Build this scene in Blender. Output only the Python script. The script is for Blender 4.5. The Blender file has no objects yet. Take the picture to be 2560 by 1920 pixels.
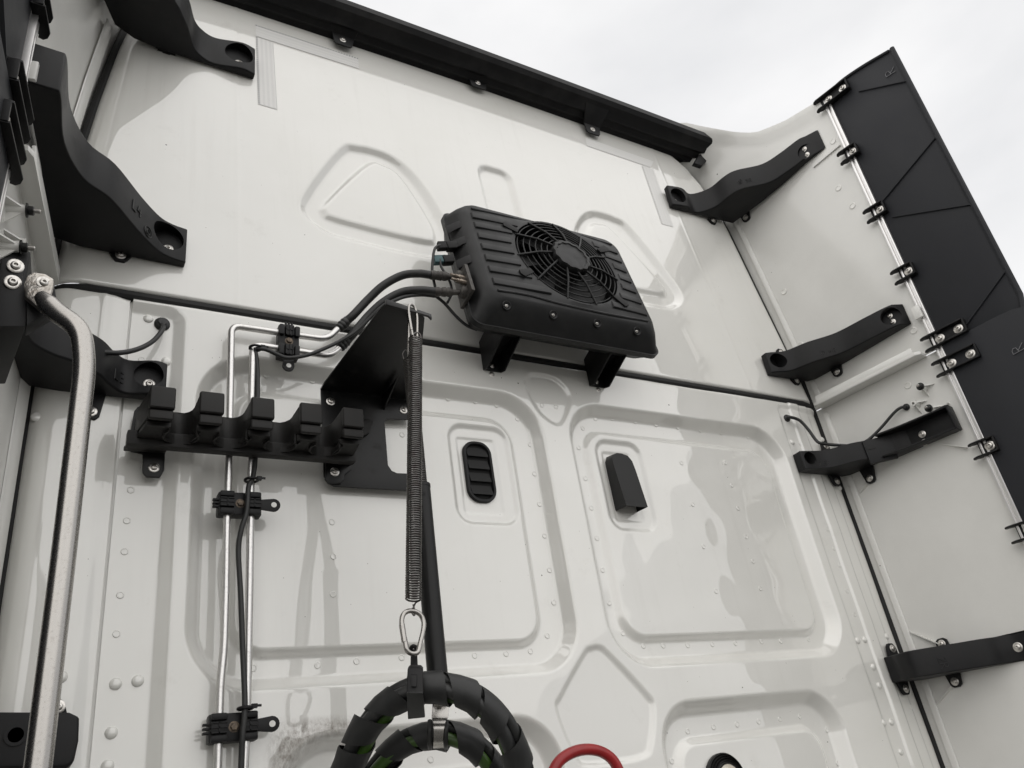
import bpy, bmesh, math, random
import numpy as np
from mathutils import Vector, Matrix, Quaternion

random.seed(4)
scene = bpy.context.scene
COL = scene.collection
R_ = math.radians

# ----------------------------------------------------------------- camera
# X right along the cab wall, Y into the wall (wall at y = 0), Z up, metres
CAM = np.array([0.0, -1.6, 1.75])
FPX = 2034.1                                   # focal length in photo pixels (2560 wide)
RM = np.array([[0.86311781, 0.12326815, 0.48972708],
               [-0.48400416, 0.47865416, 0.73255046],
               [-0.14410976, -0.86930729, 0.47279723]])
cam = bpy.data.cameras.new('camera')
cam.sensor_width = 36.0
cam.lens = 36.0 * FPX / 2560
cam.clip_start = 0.02
cam.clip_end = 3000
camo = bpy.data.objects.new('camera', cam)
COL.objects.link(camo)
rt, dn, fw = RM[:, 0], RM[:, 1], RM[:, 2]
camo.matrix_world = Matrix(((rt[0], -dn[0], -fw[0], CAM[0]), (rt[1], -dn[1], -fw[1], CAM[1]),
                            (rt[2], -dn[2], -fw[2], CAM[2]), (0, 0, 0, 1)))
scene.camera = camo

# ----------------------------------------------------------------- world: bright overcast
SUN_EL, SUN_AZ = R_(45), R_(233)               # azimuth clockwise from +Y
world = bpy.data.worlds.new('World')
scene.world = world
world.use_nodes = True
nt = world.node_tree
nt.nodes.clear()
nd = nt.nodes.new
out = nd('ShaderNodeOutputWorld')
bg = nd('ShaderNodeBackground')
sky = nd('ShaderNodeTexSky')
sky.sky_type = 'NISHITA'
sky.sun_disc = False
sky.sun_elevation = SUN_EL
sky.sun_rotation = SUN_AZ
sky.dust_density = 4.0
sky.air_density = 1.0
tc = nd('ShaderNodeTexCoord')
mp = nd('ShaderNodeMapping')
mp.inputs['Scale'].default_value = (1, 1, 2.2)
nz = nd('ShaderNodeTexNoise')
nz.inputs['Scale'].default_value = 2.6
nz.inputs['Detail'].default_value = 6
nz.inputs['Roughness'].default_value = 0.5
cr = nd('ShaderNodeValToRGB')
cr.color_ramp.elements[0].position = 0.30
cr.color_ramp.elements[0].color = (6.4, 6.44, 6.56, 1)
cr.color_ramp.elements[1].position = 0.70
cr.color_ramp.elements[1].color = (8.15, 8.1, 8.1, 1)
mx = nd('ShaderNodeMix')
mx.data_type = 'RGBA'
mx.inputs['Factor'].default_value = 0.96
L = nt.links.new
L(tc.outputs['Generated'], mp.inputs['Vector'])
L(mp.outputs['Vector'], nz.inputs['Vector'])
L(nz.outputs['Fac'], cr.inputs['Fac'])
L(sky.outputs['Color'], mx.inputs['A'])
L(cr.outputs['Color'], mx.inputs['B'])
L(mx.outputs['Result'], bg.inputs['Color'])
L(bg.outputs['Background'], out.inputs['Surface'])
bg.inputs['Strength'].default_value = 0.10

sunl = bpy.data.lights.new('sun', 'SUN')
sunl.energy = 1.5
sunl.angle = R_(165)
sunl.color = (1.0, 0.965, 0.91)
suno = bpy.data.objects.new('sun', sunl)
COL.objects.link(suno)
sd = Vector((math.sin(SUN_AZ) * math.cos(SUN_EL), math.cos(SUN_AZ) * math.cos(SUN_EL), math.sin(SUN_EL)))
suno.rotation_mode = 'QUATERNION'
suno.rotation_quaternion = sd.to_track_quat('Z', 'Y')
suno.location = (-3, -6, 9)

vs = scene.view_settings
vs.view_transform = 'Standard'
vs.look = 'None'
vs.gamma = 1.0
vs.exposure = 0.34
vs.use_curve_mapping = False

# ----------------------------------------------------------------- measuring: photo point (2212 px wide view) -> place
KD = 2560 / 2212
LEAN, ZS = 0.084, 2.88                          # the panel above the seam leans forward by this slope
CX = 1.183                                      # centre line of the cab
PHI = R_(9)                                     # side fairings flare outwards
XR, XL = 2.335, -0.045                          # fairing planes at y = 0


def ray(u, v):
    return RM @ np.array([u * KD - 1280, v * KD - 960, FPX])


def W(u, v, y=0.0):                             # on the plane y = const
    d = ray(u, v)
    return Vector(CAM + d * ((y - CAM[1]) / d[1]))


def U(u, v, off=0.0):                           # on the leaning upper panel
    d = ray(u, v)
    return Vector(CAM + d * ((LEAN * (CAM[2] - ZS) + off - CAM[1]) / (d[1] - LEAN * d[2])))


def Zp(u, v, z):                                # on a level plane
    d = ray(u, v)
    return Vector(CAM + d * ((z - CAM[2]) / d[2]))


def Cd(u, v, dep):                              # at a given distance in front of the lens
    return Vector(CAM + ray(u, v) / FPX * dep)


def FR(s, z, off=0.0, side=1):                  # point on a side fairing: s metres rearwards, off metres inwards
    sn, cs = math.sin(PHI), math.cos(PHI)
    if side > 0:
        return Vector((XR + sn * s - cs * off, -cs * s - sn * off, z))
    return Vector((XL - sn * s + cs * off, -cs * s - sn * off, z))


def fnorm(side):                                # inward normal of a fairing
    return Vector((-side * math.cos(PHI), -math.sin(PHI), 0))


def ywall(z):
    return max(0.0, LEAN * (z - ZS))


# ----------------------------------------------------------------- materials
def mat(name, col, rough=0.5, metal=0.0, coat=0.0, noise=None, bump=None, spec=0.5, specks=0.0, coatr=0.03, stain=None, coatior=1.5):
    m = bpy.data.materials.new(name)
    m.use_nodes = True
    t = m.node_tree
    b = t.nodes['Principled BSDF']
    b.inputs['Base Color'].default_value = (*col, 1)
    b.inputs['Roughness'].default_value = rough
    b.inputs['Metallic'].default_value = metal
    b.inputs['Coat Weight'].default_value = coat
    b.inputs['Coat Roughness'].default_value = coatr
    b.inputs['Coat IOR'].default_value = coatior
    b.inputs['Specular IOR Level'].default_value = spec
    g = t.nodes.new('ShaderNodeNewGeometry')
    cur = None
    if noise:                                    # (scale, col2, lo, hi)
        n = t.nodes.new('ShaderNodeTexNoise')
        n.inputs['Scale'].default_value = noise[0]
        n.inputs['Detail'].default_value = 5
        n.inputs['Roughness'].default_value = 0.62
        t.links.new(g.outputs['Position'], n.inputs['Vector'])
        r = t.nodes.new('ShaderNodeMapRange')
        r.inputs['From Min'].default_value = noise[2]
        r.inputs['From Max'].default_value = noise[3]
        t.links.new(n.outputs['Fac'], r.inputs['Value'])
        x = t.nodes.new('ShaderNodeMix')
        x.data_type = 'RGBA'
        x.inputs['A'].default_value = (*col, 1)
        x.inputs['B'].default_value = (*noise[1], 1)
        t.links.new(r.outputs['Result'], x.inputs['Factor'])
        cur = x.outputs['Result']
        t.links.new(cur, b.inputs['Base Color'])
        if len(noise) > 4:
            rr = t.nodes.new('ShaderNodeMapRange')
            rr.inputs['To Min'].default_value = rough
            rr.inputs['To Max'].default_value = noise[4]
            rr.inputs['From Min'].default_value = noise[2]
            rr.inputs['From Max'].default_value = noise[3]
            t.links.new(n.outputs['Fac'], rr.inputs['Value'])
            t.links.new(rr.outputs['Result'], b.inputs['Roughness'])
    if specks:
        for sc, th, cc in ((21.0, 0.060, (0.08, 0.07, 0.06)), (50.0, 0.05, (0.25, 0.22, 0.19))):
            v = t.nodes.new('ShaderNodeTexVoronoi')
            v.inputs['Scale'].default_value = sc
            t.links.new(g.outputs['Position'], v.inputs['Vector'])
            sep = t.nodes.new('ShaderNodeSeparateColor')
            t.links.new(v.outputs['Color'], sep.inputs['Color'])
            # only some cells carry a speck, each of its own size
            a = t.nodes.new('ShaderNodeMath')
            a.operation = 'GREATER_THAN'
            t.links.new(sep.outputs['Red'], a.inputs[0])
            a.inputs[1].default_value = 1.0 - specks
            s = t.nodes.new('ShaderNodeMath')
            s.operation = 'MULTIPLY'
            t.links.new(sep.outputs['Green'], s.inputs[0])
            s.inputs[1].default_value = th
            c = t.nodes.new('ShaderNodeMath')
            c.operation = 'LESS_THAN'
            t.links.new(v.outputs['Distance'], c.inputs[0])
            t.links.new(s.outputs[0], c.inputs[1])
            mu = t.nodes.new('ShaderNodeMath')
            mu.operation = 'MULTIPLY'
            t.links.new(a.outputs[0], mu.inputs[0])
            t.links.new(c.outputs[0], mu.inputs[1])
            x = t.nodes.new('ShaderNodeMix')
            x.data_type = 'RGBA'
            t.links.new(mu.outputs[0], x.inputs['Factor'])
            if cur is not None:
                t.links.new(cur, x.inputs['A'])
            else:
                x.inputs['A'].default_value = (*col, 1)
            x.inputs['B'].default_value = (*cc, 1)
            cur = x.outputs['Result']
        t.links.new(cur, b.inputs['Base Color'])
    if stain:
        cur = stain(t, g, cur, b)
        t.links.new(cur, b.inputs['Base Color'])
    if bump:                                     # (scale, strength, distance)
        n = t.nodes.new('ShaderNodeTexNoise')
        n.inputs['Scale'].default_value = bump[0]
        n.inputs['Detail'].default_value = 3
        t.links.new(g.outputs['Position'], n.inputs['Vector'])
        bp = t.nodes.new('ShaderNodeBump')
        bp.inputs['Strength'].default_value = bump[1]
        bp.inputs['Distance'].default_value = bump[2]
        t.links.new(n.outputs['Fac'], bp.inputs['Height'])
        t.links.new(bp.outputs['Normal'], b.inputs['Normal'])
        if coat:
            t.links.new(bp.outputs['Normal'], b.inputs['Coat Normal'])
    return m


def scuff(t, g, cur, b):
    """brown chafing on the pressed lower left recess edge where the hoses swing"""
    def vmul(vec, sc):
        n = t.nodes.new('ShaderNodeVectorMath')
        n.operation = 'MULTIPLY'
        t.links.new(vec, n.inputs[0])
        n.inputs[1].default_value = sc
        return n.outputs[0]

    def noise(vec, detail, rough):
        n = t.nodes.new('ShaderNodeTexNoise')
        n.inputs['Scale'].default_value = 1.0
        n.inputs['Detail'].default_value = detail
        n.inputs['Roughness'].default_value = rough
        t.links.new(vec, n.inputs['Vector'])
        return n.outputs['Fac']

    def rng(v, a, b_, c=0.0, d=1.0):
        n = t.nodes.new('ShaderNodeMapRange')
        n.inputs['From Min'].default_value = a
        n.inputs['From Max'].default_value = b_
        n.inputs['To Min'].default_value = c
        n.inputs['To Max'].default_value = d
        t.links.new(v, n.inputs['Value'])
        return n.outputs['Result']

    def mul(a, b_, op='MULTIPLY'):
        n = t.nodes.new('ShaderNodeMath')
        n.operation = op
        t.links.new(a, n.inputs[0])
        t.links.new(b_, n.inputs[1])
        return n.outputs[0]

    def over(cur_, fac, col):
        x = t.nodes.new('ShaderNodeMix')
        x.data_type = 'RGBA'
        t.links.new(fac, x.inputs['Factor'])
        t.links.new(cur_, x.inputs['A'])
        x.inputs['B'].default_value = (*col, 1)
        return x.outputs['Result']

    pos = g.outputs['Position']
    # faint vertical rain streaks and road film over the whole sheet
    st = noise(vmul(pos, (34, 1, 1.6)), 4, .6)
    film = noise(vmul(pos, (3.2, 1, 2.4)), 5, .62)
    cur = over(cur, mul(rng(st, .52, .82, 0, .26), rng(film, .42, .68)), (.50, .485, .44))
    blot = noise(vmul(pos, (9, 3, 9)), 6, .7)
    cur = over(cur, rng(blot, .60, .85, 0, .35), (.46, .44, .39))
    # chafed band along the rim of the lower left recess
    tot = None
    for c, sc, k in (((.450, 0, 1.925), (24, 0, 15), .85), ((.52, 0, 1.963), (9, 0, 44), .9), ((.47, 0, 1.950), (16, 0, 28), .9)):
        sub = t.nodes.new('ShaderNodeVectorMath')
        sub.operation = 'SUBTRACT'
        t.links.new(pos, sub.inputs[0])
        sub.inputs[1].default_value = c
        ln = t.nodes.new('ShaderNodeVectorMath')
        ln.operation = 'LENGTH'
        t.links.new(vmul(sub.outputs[0], sc), ln.inputs[0])
        m_ = rng(ln.outputs['Value'], 1.0, .2, 0, k)
        tot = m_ if tot is None else mul(tot, m_, 'MAXIMUM')
    fine = noise(vmul(pos, (110, 60, 70)), 8, .72)
    cur = over(cur, mul(tot, rng(fine, .36, .62)), (.17, .135, .105))
    return cur


M = {}
M['paint'] = mat('white_paint', (0.765, 0.758, 0.722), 0.35, coat=1.0, noise=(1.7, (0.715, 0.708, 0.665), 0.42, 0.72),
                 specks=0.30, coatr=0.015, stain=scuff, coatior=1.85)
M['fairing'] = mat('fairing_white', (0.735, 0.73, 0.70), 0.42, coat=0.5, noise=(2.6, (0.665, 0.66, 0.63), 0.42, 0.72),
                   specks=0.10, coatr=0.10, coatior=1.7)
M['plastic'] = mat('black_plastic', (0.0055, 0.0055, 0.0062), 0.46, noise=(11, (0.019, 0.0185, 0.018), 0.48, 0.80, 0.66),
                   bump=(900, 0.25, 0.0004), spec=0.28)
M['rackplastic'] = mat('brownish_black_plastic', (0.0125, 0.0118, 0.011), 0.55, noise=(40, (0.022, 0.0205, 0.019), 0.45, 0.75, 0.66),
                       bump=(800, 0.25, 0.0004), spec=0.34)
M['casing'] = mat('condenser_casing', (0.0055, 0.0057, 0.006), 0.43, noise=(22, (0.012, 0.012, 0.0118), 0.45, 0.78, 0.62),
                  bump=(700, 0.2, 0.0004), spec=0.36)
M['steelblack'] = mat('black_coated_steel', (0.006, 0.006, 0.006), 0.36, noise=(30, (0.016, 0.0145, 0.0135), 0.56, 0.75, 0.6),
                      bump=(700, 0.12, 0.0003), spec=0.3)
M['rubber'] = mat('rubber_sheet', (0.0145, 0.0155, 0.0185), 0.55, noise=(6, (0.0195, 0.0205, 0.0245), 0.4, 0.7, 0.68),
                  bump=(500, 0.2, 0.0004), spec=0.3)
M['gasket'] = mat('rubber_gasket', (0.006, 0.006, 0.006), 0.7)
M['void'] = mat('void_shade_black', (0.004, 0.004, 0.004), 0.9)  # shade inside gaps and openings, put into the colour
M['bolt'] = mat('zinc_bolt', (0.62, 0.60, 0.57), 0.28, metal=1.0, noise=(160, (0.42, 0.40, 0.37), 0.45, 0.7, 0.4))
M['steel'] = mat('stainless_steel', (0.40, 0.385, 0.365), 0.27, metal=1.0, noise=(300, (0.30, 0.28, 0.255), 0.55, 0.85, 0.40),
                 bump=(45, 0.06, 0.0006))
M['hammered'] = mat('hammered_steel', (0.46, 0.435, 0.40), 0.30, metal=1.0, noise=(120, (0.30, 0.26, 0.22), 0.5, 0.7, 0.45),
                    bump=(150, 0.6, 0.002))
M['alu'] = mat('aluminium_pipe', (0.66, 0.65, 0.635), 0.30, metal=1.0, noise=(190, (0.5, 0.49, 0.48), 0.52, 0.75, 0.45),
               bump=(240, 0.25, 0.0006))
M['alurail'] = mat('aluminium_rail', (0.72, 0.71, 0.70), 0.34, metal=0.9)
M['hose'] = mat('hose_rubber', (0.014, 0.0145, 0.0145), 0.45, noise=(40, (0.03, 0.03, 0.028), 0.5, 0.72, 0.6))
M['crimp'] = mat('crimp_oxidised', (0.055, 0.05, 0.046), 0.5, metal=0.4, noise=(60, (0.10, 0.095, 0.085), 0.45, 0.7))
M['spring'] = mat('spring_wire', (0.17, 0.165, 0.16), 0.26, metal=1.0, noise=(60, (0.10, 0.085, 0.08), 0.45, 0.7, 0.45))
M['darkwire'] = mat('dark_spring_wire', (0.10, 0.095, 0.09), 0.35, metal=1.0)
M['wrap'] = mat('spiral_wrap', (0.012, 0.0125, 0.0125), 0.48, noise=(30, (0.022, 0.022, 0.0215), 0.45, 0.72, 0.62),
                bump=(260, 0.2, 0.0006))
M['green'] = mat('green_hose', (0.045, 0.10, 0.015), 0.42, noise=(25, (0.03, 0.06, 0.012), 0.45, 0.7))
M['red'] = mat('red_hose', (0.30, 0.012, 0.014), 0.35, noise=(30, (0.22, 0.010, 0.012), 0.4, 0.7))
M['teal'] = mat('teal_plastic', (0.03, 0.09, 0.10), 0.45)
M['ink'] = mat('marker_ink', (0.004, 0.004, 0.004), 0.4)
M['chalk'] = mat('chalk_scratch', (0.16, 0.16, 0.17), 0.7)
M['rust'] = mat('rusty_bolt', (0.10, 0.08, 0.065), 0.55, metal=0.5, noise=(200, (0.22, 0.17, 0.12), 0.42, 0.7))
M['brass'] = mat('dirty_valve', (0.30, 0.26, 0.22), 0.4, metal=0.9, noise=(150, (0.12, 0.09, 0.07), 0.42, 0.7))
M['ground'] = mat('asphalt_yard', (0.12, 0.118, 0.112), 0.85, noise=(0.8, (0.085, 0.083, 0.078), 0.4, 0.7), bump=(60, 0.4, 0.004))
M['lens'] = mat('lamp_lens', (0.52, 0.48, 0.40), 0.12, coat=0.6)


# ----------------------------------------------------------------- mesh helpers
ORG = {}


class MB:
    def __init__(self):
        self.v = []
        self.f = []

    def add(self, vs, fs):
        o = len(self.v)
        self.v += [Vector(p) for p in vs]
        self.f += [tuple(i + o for i in f) for f in fs]
        return self

    def box(self, c, s, ax=None):
        """c centre, s full sizes along the three axes ax"""
        X, Y, Z = ax if ax else (Vector((1, 0, 0)), Vector((0, 1, 0)), Vector((0, 0, 1)))
        c = Vector(c)
        vs = [c + X * (s[0] * .5 * i) + Y * (s[1] * .5 * j) + Z * (s[2] * .5 * k) for k in (-1, 1) for j in (-1, 1) for i in (-1, 1)]
        return self.add(vs, [(0, 2, 3, 1), (4, 5, 7, 6), (0, 1, 5, 4), (2, 6, 7, 3), (0, 4, 6, 2), (1, 3, 7, 5)])

    def prism(self, poly, ext):
        n = len(poly)
        ext = Vector(ext)
        vs = [Vector(p) for p in poly] + [Vector(p) + ext for p in poly]
        fs = [tuple(range(n)), tuple(range(2 * n - 1, n - 1, -1))]
        fs += [(i, i + n, (i + 1) % n + n, (i + 1) % n) for i in range(n)]
        return self.add(vs, fs)

    def tube(self, path, r, seg=12, closed=False, cap=True, rr=None, flat=None):
        pts = [Vector(p) for p in path]
        n = len(pts)
        tans = []
        for i in range(n):
            if closed:
                t = pts[(i + 1) % n] - pts[(i - 1) % n]
            else:
                t = pts[min(i + 1, n - 1)] - pts[max(i - 1, 0)]
            tans.append(t.normalized())
        a = Vector((0, 0, 1)) if abs(tans[0].z) < 0.9 else Vector((1, 0, 0))
        nrm = (a - tans[0] * a.dot(tans[0])).normalized()
        vs = []
        for i in range(n):
            if i:
                q = tans[i - 1].rotation_difference(tans[i])
                nrm = q @ nrm
                nrm = (nrm - tans[i] * nrm.dot(tans[i])).normalized()
            bn = tans[i].cross(nrm)
            ri = rr[i] if rr is not None else r
            for k in range(seg):
                th = 2 * math.pi * k / seg
                vs.append(pts[i] + nrm * (math.cos(th) * ri) + bn * (math.sin(th) * ri))
        fs = []
        m = n if closed else n - 1
        for i in range(m):
            j = (i + 1) % n
            for k in range(seg):
                l = (k + 1) % seg
                fs.append((i * seg + k, i * seg + l, j * seg + l, j * seg + k))
        if cap and not closed:
            fs.append(tuple(range(seg - 1, -1, -1)))
            fs.append(tuple((n - 1) * seg + k for k in range(seg)))
        return self.add(vs, fs)

    def lathe(self, prof, o=(0, 0, 0), axis=(0, 0, 1), seg=20):
        """prof (r, h) from the outside of the base to the centre of the top"""
        o = Vector(o)
        ax = Vector(axis).normalized()
        a = Vector((0, 0, 1)) if abs(ax.z) < 0.9 else Vector((1, 0, 0))
        X = (a - ax * a.dot(ax)).normalized()
        Y = ax.cross(X)
        vs, fs = [], []
        for (r, h) in prof:
            for k in range(seg):
                th = 2 * math.pi * k / seg
                vs.append(o + ax * h + X * (r * math.cos(th)) + Y * (r * math.sin(th)))
        for i in range(len(prof) - 1):
            for k in range(seg):
                l = (k + 1) % seg
                fs.append((i * seg + k, i * seg + l, (i + 1) * seg + l, (i + 1) * seg + k))
        fs.append(tuple((len(prof) - 1) * seg + k for k in range(seg)))
        fs.append(tuple(seg - 1 - k for k in range(seg)))
        return self.add(vs, fs)

    def loft(self, secs, closed=True, cap=True):
        n = len(secs[0])
        vs = [p for s in secs for p in s]
        fs = []
        for i in range(len(secs) - 1):
            for k in range(n if closed else n - 1):
                l = (k + 1) % n
                fs.append((i * n + k, i * n + l, (i + 1) * n + l, (i + 1) * n + k))
        if cap:
            fs.append(tuple(range(n - 1, -1, -1)))
            fs.append(tuple((len(secs) - 1) * n + k for k in range(n)))
        return self.add(vs, fs)

    def mesh(self, name, org=Vector((0, 0, 0)), bevel=0.0, angle=35, seg=2, merge=True):
        me = bpy.data.meshes.new(name)
        me.from_pydata([tuple(p - org) for p in self.v], [], self.f)
        bm = bmesh.new()
        bm.from_mesh(me)
        if merge:
            bmesh.ops.remove_doubles(bm, verts=bm.verts, dist=1e-6)
        bmesh.ops.recalc_face_normals(bm, faces=bm.faces)
        if bevel:
            es = [e for e in bm.edges if len(e.link_faces) == 2 and e.calc_face_angle(0) > R_(38)]
            if es:
                bmesh.ops.bevel(bm, geom=es, offset=bevel, segments=seg, profile=0.6, affect='EDGES', clamp_overlap=True)
        bm.to_mesh(me)
        bm.free()
        me.shade_smooth()
        me.set_sharp_from_angle(angle=R_(angle))
        return me


def link(name, me, material, parent=None, org=None):
    o = bpy.data.objects.new(name, me)
    COL.objects.link(o)
    if me.materials:
        me.materials[0] = material
    else:
        me.materials.append(material)
    if parent is not None:
        o.parent = parent
        ORG[o] = ORG[parent]
    else:
        o.location = org
        ORG[o] = Vector(org)
    return o


def part(name, mb, material, parent, bevel=0.0, angle=35, seg=2):
    return link(name, mb.mesh(name, ORG[parent], bevel, angle, seg), material, parent)


def thing(name, label, cat, loc, group=None):
    o = bpy.data.objects.new(name, None)
    o.empty_display_size = 0.05
    COL.objects.link(o)
    o.location = loc
    ORG[o] = Vector(loc)
    o['label'] = label
    o['category'] = cat
    if group:
        o['group'] = group
    return o


def single(name, mb, material, label, cat, loc, group=None, bevel=0.0, angle=35):
    o = link(name, mb.mesh(name, Vector(loc), bevel, angle), material, None, Vector(loc))
    o['label'] = label
    o['category'] = cat
    if group:
        o['group'] = group
    return o


def frame_quat(n, up=(0, 0, 1)):
    n = Vector(n).normalized()
    return n.to_track_quat('Z', 'Y')


def proto(name, mb, material, angle=30):
    me = mb.mesh(name, Vector((0, 0, 0)), 0, angle)
    me.materials.append(material)
    return me


def place(name, me, pos, normal, scale, parent, spin=0.0):
    o = bpy.data.objects.new(name, me)
    COL.objects.link(o)
    o.parent = parent
    ORG[o] = ORG[parent]
    o.location = Vector(pos) - ORG[parent]
    o.rotation_mode = 'QUATERNION'
    o.rotation_quaternion = frame_quat(normal) @ Quaternion((0, 0, 1), spin)
    o.scale = (scale, scale, scale)
    return o


def spline(pts, n=8, closed=False):
    pts = [Vector(p) for p in pts]
    res = []
    N = len(pts)
    rng = range(N if closed else N - 1)
    for i in rng:
        if closed:
            p0, p1, p2, p3 = pts[i - 1], pts[i], pts[(i + 1) % N], pts[(i + 2) % N]
        else:
            p1, p2 = pts[i], pts[i + 1]
            p0 = pts[i - 1] if i else p1 * 2 - p2
            p3 = pts[i + 2] if i + 2 < N else p2 * 2 - p1
        for k in range(n):
            t = k / n
            res.append(0.5 * ((2 * p1) + (p2 - p0) * t + (2 * p0 - 5 * p1 + 4 * p2 - p3) * t * t + (3 * p1 - p0 - 3 * p2 + p3) * t ** 3))
    if not closed:
        res.append(pts[-1])
    return res


def filleted(pts, r, n=6):
    """polyline with round bends"""
    pts = [Vector(p) for p in pts]
    res = [pts[0]]
    for i in range(1, len(pts) - 1):
        a, b, c = pts[i - 1], pts[i], pts[i + 1]
        d = min(r, (a - b).length * .45, (c - b).length * .45)
        p, q = b + (a - b).normalized() * d, b + (c - b).normalized() * d
        for k in range(n + 1):
            t = k / n
            res.append(p * (1 - t) ** 2 + b * 2 * t * (1 - t) + q * t * t)
    res.append(pts[-1])
    return res


def rrect(hw, v0, v1, r, n=6):
    """rounded rectangle outline in 2-D"""
    res = []
    for (cx, cy, a0) in ((hw - r, v1 - r, 0), (-hw + r, v1 - r, 90), (-hw + r, v0 + r, 180), (hw - r, v0 + r, 270)):
        for k in range(n + 1):
            a = R_(a0 + 90 * k / n)
            res.append((cx + r * math.cos(a), cy + r * math.sin(a)))
    return res


# shared small hardware
bolt_mb = MB().lathe([(1.0, 0), (1.0, .10), (.94, .15), (.60, .16), (.58, .22), (.55, .40), (.42, .50), (.27, .52), (.24, .20), (.0001, .20)], seg=18)
BOLT = proto('bolt', bolt_mb, M['bolt'], 40)
HEX = proto('hex_bolt', MB().lathe([(1.0, 0), (1.0, .15), (.85, .2)], seg=18).lathe([(.72, .2), (.72, .62), (.62, .72), (.0001, .74)], seg=6), M['rust'], 30)
RIV = proto('rivet', MB().lathe([(1.0, 0), (1.0, .10), (.88, .2), (.74, .2), (.66, .09), (.0001, .07)], seg=16), M['paint'], 50)
DOME = proto('dome_rivet', MB().lathe([(1.0, 0), (.97, .12), (.85, .28), (.6, .42), (.3, .49), (.0001, .5)], seg=18), M['paint'], 60)


# ================================================================= ground
g = MB().add([(-400, -400, 0), (400, -400, 0), (400, 400, 0), (-400, 400, 0)], [(0, 1, 2, 3)])
go = link('ground', g.mesh('ground'), M['ground'], None, Vector((0, 0, 0)))
go['kind'] = 'structure'

# ================================================================= the cab
cab = thing('truck_cab', 'white pressed steel rear wall of a truck cab with rounded recesses and black seam', 'truck cab', (CX, 0.6, 1.15))


def sdf_poly(X, Z, poly):
    P = np.array(poly, float)
    Q = np.roll(P, -1, axis=0)
    d = np.full(X.shape, 1e9)
    inside = np.zeros(X.shape, bool)
    for (ax, az), (bx, bz) in zip(P, Q):
        ex, ez = bx - ax, bz - az
        wx, wz = X - ax, Z - az
        t = np.clip((wx * ex + wz * ez) / (ex * ex + ez * ez + 1e-12), 0, 1)
        d = np.minimum(d, np.hypot(wx - ex * t, wz - ez * t))
        c = ((az > Z) != (bz > Z)) & (X < (bx - ax) * (Z - az) / (bz - az + 1e-12) + ax)
        inside ^= c
    return np.where(inside, -d, d)


def sdf_rect(X, Z, x0, x1, z0, z1, r):
    qx = np.abs(X - (x0 + x1) / 2) - (x1 - x0) / 2 + r
    qz = np.abs(Z - (z0 + z1) / 2) - (z1 - z0) / 2 + r
    return np.hypot(np.maximum(qx, 0), np.maximum(qz, 0)) + np.minimum(np.maximum(qx, qz), 0) - r


def step(sd, w):
    t = np.clip(-sd / w, 0, 1)
    q = 0.16
    k = 1.0 / (1.0 - q)
    return np.where(t < q, k * t * t / (2 * q), np.where(t > 1 - q, 1 - k * (1 - t) ** 2 / (2 * q), k * (t - q / 2)))


def smooth_poly(pts, n=5):
    return [(p.x, p.z) for p in spline([Vector((a, 0, b)) for a, b in pts], n, True)]


DIAMOND = smooth_poly([(1.168, 2.092), (1.197, 2.093), (1.223, 2.073), (1.305, 1.983), (1.322, 1.945), (1.293, 1.868), (1.256, 1.839), (1.109, 1.837), (1.071, 1.861), (1.042, 1.959), (1.063, 1.994), (1.144, 2.079)])
SHIELD = smooth_poly([(1.106, 2.786), (1.122, 2.816), (1.149, 2.831), (1.211, 2.829), (1.249, 2.801), (1.260, 2.767), (1.244, 2.722), (1.214, 2.678), (1.188, 2.670), (1.158, 2.685), (1.132, 2.715)])
XE0, XE1 = -0.035, 2.335                         # edges of the cab wall


_rw = random.Random(11)
WAVES = []
for _k in range(14):
    _l, _an = _rw.uniform(.09, .30), _rw.uniform(0, math.pi)
    WAVES.append((_l * .0010, 2 * math.pi / _l * math.cos(_an), 2 * math.pi / _l * math.sin(_an), _rw.uniform(0, 6.3)))


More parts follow.
